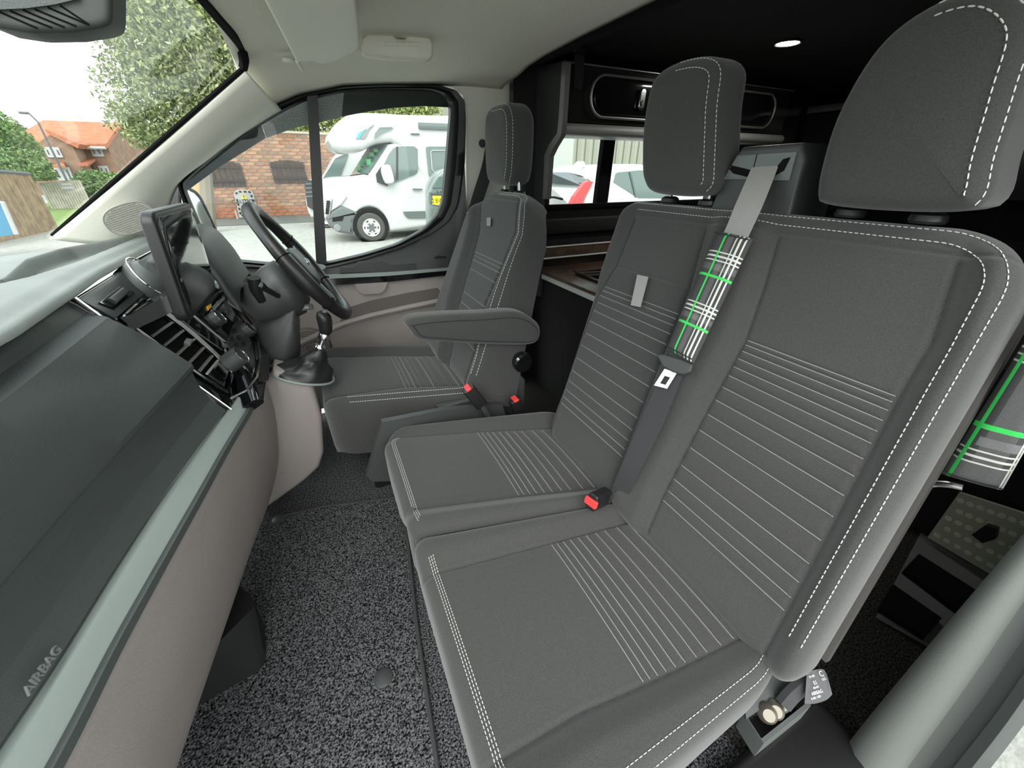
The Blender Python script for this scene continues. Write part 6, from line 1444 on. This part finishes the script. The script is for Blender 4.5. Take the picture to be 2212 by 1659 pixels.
def leaves(blobs, n, size, seed):
    """n leaves on the shells of ellipsoid blobs (cx,cy,cz,rx,ry,rz)"""
    g = np.random.RandomState(seed); vol = np.array([b[3]*b[4]*b[5] for b in blobs])**0.75; cnt = (n*vol/vol.sum()).astype(int); C = []
    for b, k in zip(blobs, cnt):
        d = g.normal(size=(k, 3)); d /= np.linalg.norm(d, axis=1, keepdims=True)
        C.append(np.array(b[:3])+d*np.array(b[3:])*(0.35+0.72*g.rand(k, 1)**0.5))
    C = np.concatenate(C); k = len(C)
    a = g.normal(size=(k, 3)); a /= np.linalg.norm(a, axis=1, keepdims=True); b = np.cross(a, g.normal(size=(k, 3))); b /= np.linalg.norm(b, axis=1, keepdims=True)
    s = size*(0.6+0.8*g.rand(k, 1)); P = np.stack([C-a*s, C+b*s*0.45, C+a*s, C-b*s*0.45], 1).reshape(-1, 3)
    F = np.arange(4*k).reshape(k, 4).tolist(); return P, F
def plant(name, label, cat, base, blobs, n, size, m, seed, trunk=True, group=None):
    t = thing(name, label, cat, tuple(base), group=group); v, f = leaves(blobs, n, size, seed)
    obj('foliage', v, f, m, t, smooth=0, kind='stuff')
    if trunk:
        top = np.array(blobs[0][:3]); base = np.array(base, float)
        tk = obj('trunk', *tube([base, lerp(base, top, 0.4)+V(0.1, 0, 0), top], [blobs[0][3]*0.09+0.04, blobs[0][3]*0.06+0.03, 0.04], 8), 'bark', t)
        for i, b in enumerate(blobs[1:7]):
            obj('branch', *tube([lerp(base, top, 0.35+0.09*i), (lerp(base, top, 0.6)+np.array(b[:3]))/2, np.array(b[:3])], [0.07, 0.05, 0.02], 6), 'bark', tk)
    return t
def bl(L, yy, jit=0.0): return [(*at(px, py, y=yy+dy_), rx, ry, rx*sz) for px, py, dy_, rx, ry, sz in L]
birch = bl([(400, 40, 0, 1.9, 1.6, 1.1), (335, 20, 0.5, 0.9, 1.1, 1.3), (450, 110, -0.3, 1.0, 1.2, 1.0), (370, 130, 0, 1.5, 1.4, 1.0), (315, 115, 0.4, 0.75, 1.0, 0.9), (420, 170, 0, 1.1, 1.2, 0.8), (350, 205, 0.3, 1.4, 1.2, 0.7), (275, 245, 0.5, 0.5, 0.7, 0.4), (305, 265, 0.2, 0.8, 0.8, 0.55), (370, 245, 0, 1.1, 1.1, 0.7), (330, 300, 0, 0.7, 0.8, 0.4), (420, -60, 0.6, 2.2, 1.8, 1.1), (335, -50, 0.4, 1.0, 1.2, 1.3), (470, 30, 0, 1.2, 1.3, 1.2)], 16.0)
bb_ = at(380, 300, y=16.0); plant('birch_tree', 'tall pale green birch tree seen through the windscreen', 'tree', (bb_[0], 16.0, GZ), birch, 42000, 0.062, 'leaf_birch', 11)
plant('garden_tree', 'green tree at the far left behind the board fence', 'tree', (*at(40, 380, y=30)[:2], GZ), bl([(18, 335, 0, 1.3, 1.2, 0.9), (45, 355, -1, 0.95, 1.0, 0.7), (2, 305, 1, 1.1, 1.2, 0.9), (72, 372, 0, 0.75, 0.9, 0.5), (-30, 310, 0, 1.6, 1.5, 1.0), (95, 380, 1, 0.5, 0.7, 0.4)], 30.0), 14000, 0.085, 'leaf_green', 12)
plant('garden_shrub', 'green shrub in front of the brick house door', 'shrub', (*at(205, 400, y=33)[:2], GZ), bl([(208, 400, 0, 1.0, 1.0, 0.75), (193, 412, 0, 0.8, 0.9, 0.7), (228, 396, 0.5, 0.9, 0.9, 0.6), (242, 388, 1, 0.7, 0.8, 0.5)], 33.0), 7000, 0.085, 'leaf_green', 13, False)
plant('far_tree', 'dark green tree beside the right gable of the brick house', 'tree', (*at(285, 330, y=56)[:2], GZ), bl([(285, 325, 0, 2.6, 2, 0.9), (300, 310, 0, 2.2, 2, 0.9), (320, 320, 0, 2.4, 2, 0.8)], 56.0), 6000, 0.15, 'leaf_green', 14)
plant('conifer_tree', 'yellow-green tree above the brick wall behind the motorhome', 'tree', (*at(735, 300, y=24)[:2], GZ), bl([(710, 270, 0, 2.0, 1.6, 1.4), (745, 255, 0, 1.8, 1.5, 1.4), (690, 285, 0, 1.4, 1.2, 1.1), (770, 240, 1, 1.4, 1.2, 1.1), (720, 225, 0, 2.4, 1.6, 1.3)], 24.0), 14000, 0.10, 'leaf_light', 15)
plant('hedge_tree', 'yellow-green tree behind the motorhome roof', 'tree', (*at(870, 250, y=20)[:2], GZ), bl([(860, 246, 0, 1.2, 1.2, 0.55), (885, 240, 0, 1.1, 1.0, 0.7), (840, 240, 0, 1.0, 1.0, 0.6), (870, 215, 0, 1.6, 1.2, 0.8)], 20.0), 8000, 0.085, 'leaf_light', 16)
# ------------------------------------------------------------------ rear compartment furniture
part_ = thing('partition_panel', 'dark upright panel edged with a stepped aluminium strip behind the driver seat', 'panel', tuple(at(1170, 420, x=0.97)))
pp = [at(px, py, x=0.97) for px, py in ((1136, 150), (1214, 133), (1206, 262), (1203, 288), (1186, 312), (1176, 335), (1170, 430), (1166, 640), (1080, 640), (1080, 300))]
mat('panel_dark', (0.035, 0.035, 0.034), 0.45)
obj('panel_board', *plate(pp, 0.016, (1, 0, 0)), 'panel_dark', part_)
ed = [at(px, py, x=0.962) for px, py in ((1214, 133), (1209, 215), (1206, 262), (1203, 288), (1186, 312), (1176, 335), (1172, 430))]
ed2 = [at(px, py, x=0.962) for px, py in ((1223, 134), (1218, 215), (1215, 264), (1212, 292), (1197, 317), (1187, 338), (1181, 430))]
E1_, E2_ = [np.stack([np.interp(np.linspace(0, 6, 60), range(7), np.array(e)[:, j]) for j in range(3)], 1) for e in (ed, ed2)]
obj('edge_strip', *strip(E1_, E2_, 0.022, (1, 0, 0)), 'alu_trim', part_)
# overhead locker
YL = 1.60
lok = thing('overhead_locker', 'gloss black overhead locker above the rear side window', 'locker', (1.7, 1.7, 1.26))
obj('locker_body', *bbox_((1.675, 1.71, 1.355), (1.40, 0.20, 0.185), 0.004), 'rear_black', lok)
cx, czl = 1.68, 1.352
pill = rrect(1.10, 0.118, 0.056, 8)
ldr = obj('locker_door', *puff(pill, (cx, 1.612, czl), (1, 0, 0), (0, 0, 1), 0.016, 0.004), 'gloss_black', lok)
obj('door_trim', *tube([(cx+a, YL-0.006, czl+b) for a, b in rrect(1.14, 0.140, 0.066, 10)], 0.005, 8, closed=True), 'alu_trim', lok)
lc = at(1385, 215, y=1.59)
ct = obj('push_catch', *puff(rrect(0.030, 0.075, 0.014), lc, (1, 0, 0), (0, 0, 1), 0.010, 0.003), 'chrome', lok)
obj('catch_button', *lathe([(0, 0.004), (0.008, 0.004), (0.010, 0)], lc+V(0, -0.010, -0.014), (0, -1, 0), 18), 'black_plastic', ct)
obj('top_trim', *bbox_((1.68, 1.605, 1.449), (1.40, 0.008, 0.006), 0.002), 'alu_trim', lok)
bl = thing('window_blind', 'grey blind cassette under the overhead locker', 'blind', (1.7, 1.66, 1.22))
mat('blind_grey', (0.30, 0.30, 0.285), 0.5)
obj('blind_cassette', *loft([[V(x, 1.63+0.03*math.cos(t), 1.238+0.022*math.sin(t)) for t in np.linspace(0, 2*math.pi, 16, endpoint=False)] for x in (0.985, 2.40)]), 'blind_grey', bl, smooth=60)
obj('blind_rail', *bbox_((1.69, 1.70, 1.222), (1.42, 0.15, 0.012), 0.003), 'white_trim', bl)
# hanging strap at the ceiling corner
stp = thing('ceiling_strap', 'black strap hanging from the rear ceiling beside the aluminium edge', 'strap', tuple(at(1250, 100, y=1.55)))
obj('strap_web', *strip(spline([at(1240, 95, y=1.56), at(1243, 150, y=1.56), at(1240, 190, y=1.58)], 12), spline([at(1262, 98, y=1.56), at(1262, 150, y=1.56), at(1256, 195, y=1.58)], 12), 0.004, (0, 1, 0)), 'rear_lining', stp)
obj('strap_clip', *bbox_(at(1252, 103, y=1.55), (0.05, 0.02, 0.03), 0.006), 'black_plastic', stp)
# kitchen unit with dark wood band, chrome lines and a black glass lid
ku = thing('kitchen_unit', 'black kitchen unit with wood band and chrome lines below the rear window', 'cabinet', (1.5, 1.5, 0.0))
mat('dark_wood', (0.10, 0.065, 0.045), 0.35, var=(30, 0.5))
x0 = 0.985
cn = at(1262, 622, x=x0); cf = at(1190, 595, x=x0); zt = 0.645
obj('unit_body', *bbox_((1.60, (cn[1]-0.1+1.79)/2, zt/2-0.02), (1.22, 1.79-cn[1]+0.1, zt-0.04), 0.006), 'rear_lining', ku)
wt = obj('worktop', *bbox_((1.60, (cn[1]-0.1+1.79)/2, zt-0.012), (1.24, 1.79-cn[1]+0.1, 0.03), 0.004), 'dark_wood', ku)
obj('worktop_edge', *bbox_((x0-0.008, (cn[1]-0.1+1.70)/2, zt-0.022), (0.012, 1.70-cn[1]+0.1, 0.022), 0.003), 'white_trim', ku)
obj('glass_lid', *bbox_((1.33, 1.40, zt+0.010), (0.50, 0.34, 0.012), 0.005), 'gloss_black', ku)
lidp = [(1.08, 1.58), (1.08, 1.32), (1.14, 1.235), (1.58, 1.235)]
obj('lid_edge', *tube(spline([V(a, b, zt+0.018) for a, b in lidp], 30), 0.005, 6), 'chrome', ku)
for z0_, z1_, m in ((0.70, 0.745, 'dark_wood'), (0.745, 0.752, 'white_trim'), (0.690, 0.697, 'white_trim'), (0.752, 0.80, 'rear_lining')):
    obj('back_panel', *bbox_((1.60, 1.775, (z0_+z1_)/2), (1.24, 0.02 if m != 'white_trim' else 0.03, z1_-z0_), 0.002), m, ku)
obj('side_pad', *bbox_((1.60, 1.76, 0.845), (1.2, 0.05, 0.07), 0.02), 'rear_lining', ku)
# cabinet at the rear with a silver top strip
rc = thing('rear_cabinet', 'dark rear cabinet with a silver top strip at the back of the van', 'cabinet', (2.9, 1.3, 0.9))
obj('cabinet_body', *bbox_((3.0, 1.2, 1.18), (0.36, 1.15, 0.42), 0.006), 'rear_black', rc)
obj('top_strip', *bbox_((2.81, 1.2, 1.405), (0.02, 1.15, 0.035), 0.004), 'alu_trim', rc)
# ceiling LED
lc = at(1702, 92, z=1.503)
led = thing('ceiling_light', 'round white LED downlight lit in the black rear ceiling', 'light', tuple(lc))
obj('light_bezel', *tube([lc+V(0.042*math.cos(t), 0.042*math.sin(t), 0) for t in np.linspace(0, 2*math.pi, 32, endpoint=False)], 0.005, 8, closed=True), 'black_plastic', led)
obj('light_lens', *lathe([(0, 0), (0.036, 0), (0.037, 0.004), (0, 0.004)], lc-V(0, 0, 0.003), (0, 0, 1), 28), 'led', led)
# items on the floor past the bench: perforated panel unit and dark rails
pf = thing('perforated_panel', 'pale perforated panel with a black vent on the rear floor past the bench', 'panel', tuple(at(2080, 1160, x=1.6)))
mat('pale_panel', (0.40, 0.41, 0.31), 0.5); mat('pale_dot', (0.66, 0.66, 0.48), 0.6)
pq = [at(px, py, x=1.6) for px, py in ((2072, 1064), (2300, 1138), (2240, 1300), (2003, 1161))]
obj('panel_sheet', *plate(pq, 0.01, (1, 0, 0)), 'pale_panel', pf)
for i in range(9):
    for j in range(5):
        u, v = (i+0.6+0.5*(j % 2))/9.6, (j+0.7)/5.4
        c = lerp(lerp(pq[0], pq[1], u), lerp(pq[3], pq[2], u), v)
        obj('panel_perforation', *lathe([(0, 0.002), (0.0075, 0.002), (0.0085, 0)], c, (-1, 0, 0), 12), 'pale_dot', pf)
vc = [at(px, py, x=1.595) for px, py in ((2105, 1150), (2135, 1130), (2160, 1138), (2155, 1160), (2128, 1168))]
obj('vent_cap', *plate(vc, 0.02, (-1, 0, 0)), 'black_plastic', pf)
pu = thing('rear_floor_unit', 'black low furniture block behind the perforated panel', 'cabinet', (1.9, 0.2, 0.0))
obj('unit_block', *bbox_((1.95, 0.25, 0.30), (0.60, 0.55, 0.60), 0.01), 'rear_lining', pu)
gt = thing('floor_rack', 'grey floor board with two black slats behind the bench', 'rack', tuple(at(1990, 1260, z=0.02)))
mat('rack_grey', (0.16, 0.16, 0.157), 0.6)
obj('rack_board', *plate([at(px, py, z=0.012) for px, py in ((1990, 1150), (2250, 1290), (2130, 1460), (1895, 1330))], 0.01, (0, 0, -1)), 'rack_grey', gt)
for q in (((1985, 1196), (2110, 1275), (2075, 1320), (1953, 1230)), ((1930, 1262), (2035, 1335), (2000, 1375), (1900, 1312))):
    obj('rack_slat', *plate([at(px, py, z=0.03) for px, py in q], 0.018, (0, 0, -1)), 'matt_black', gt)
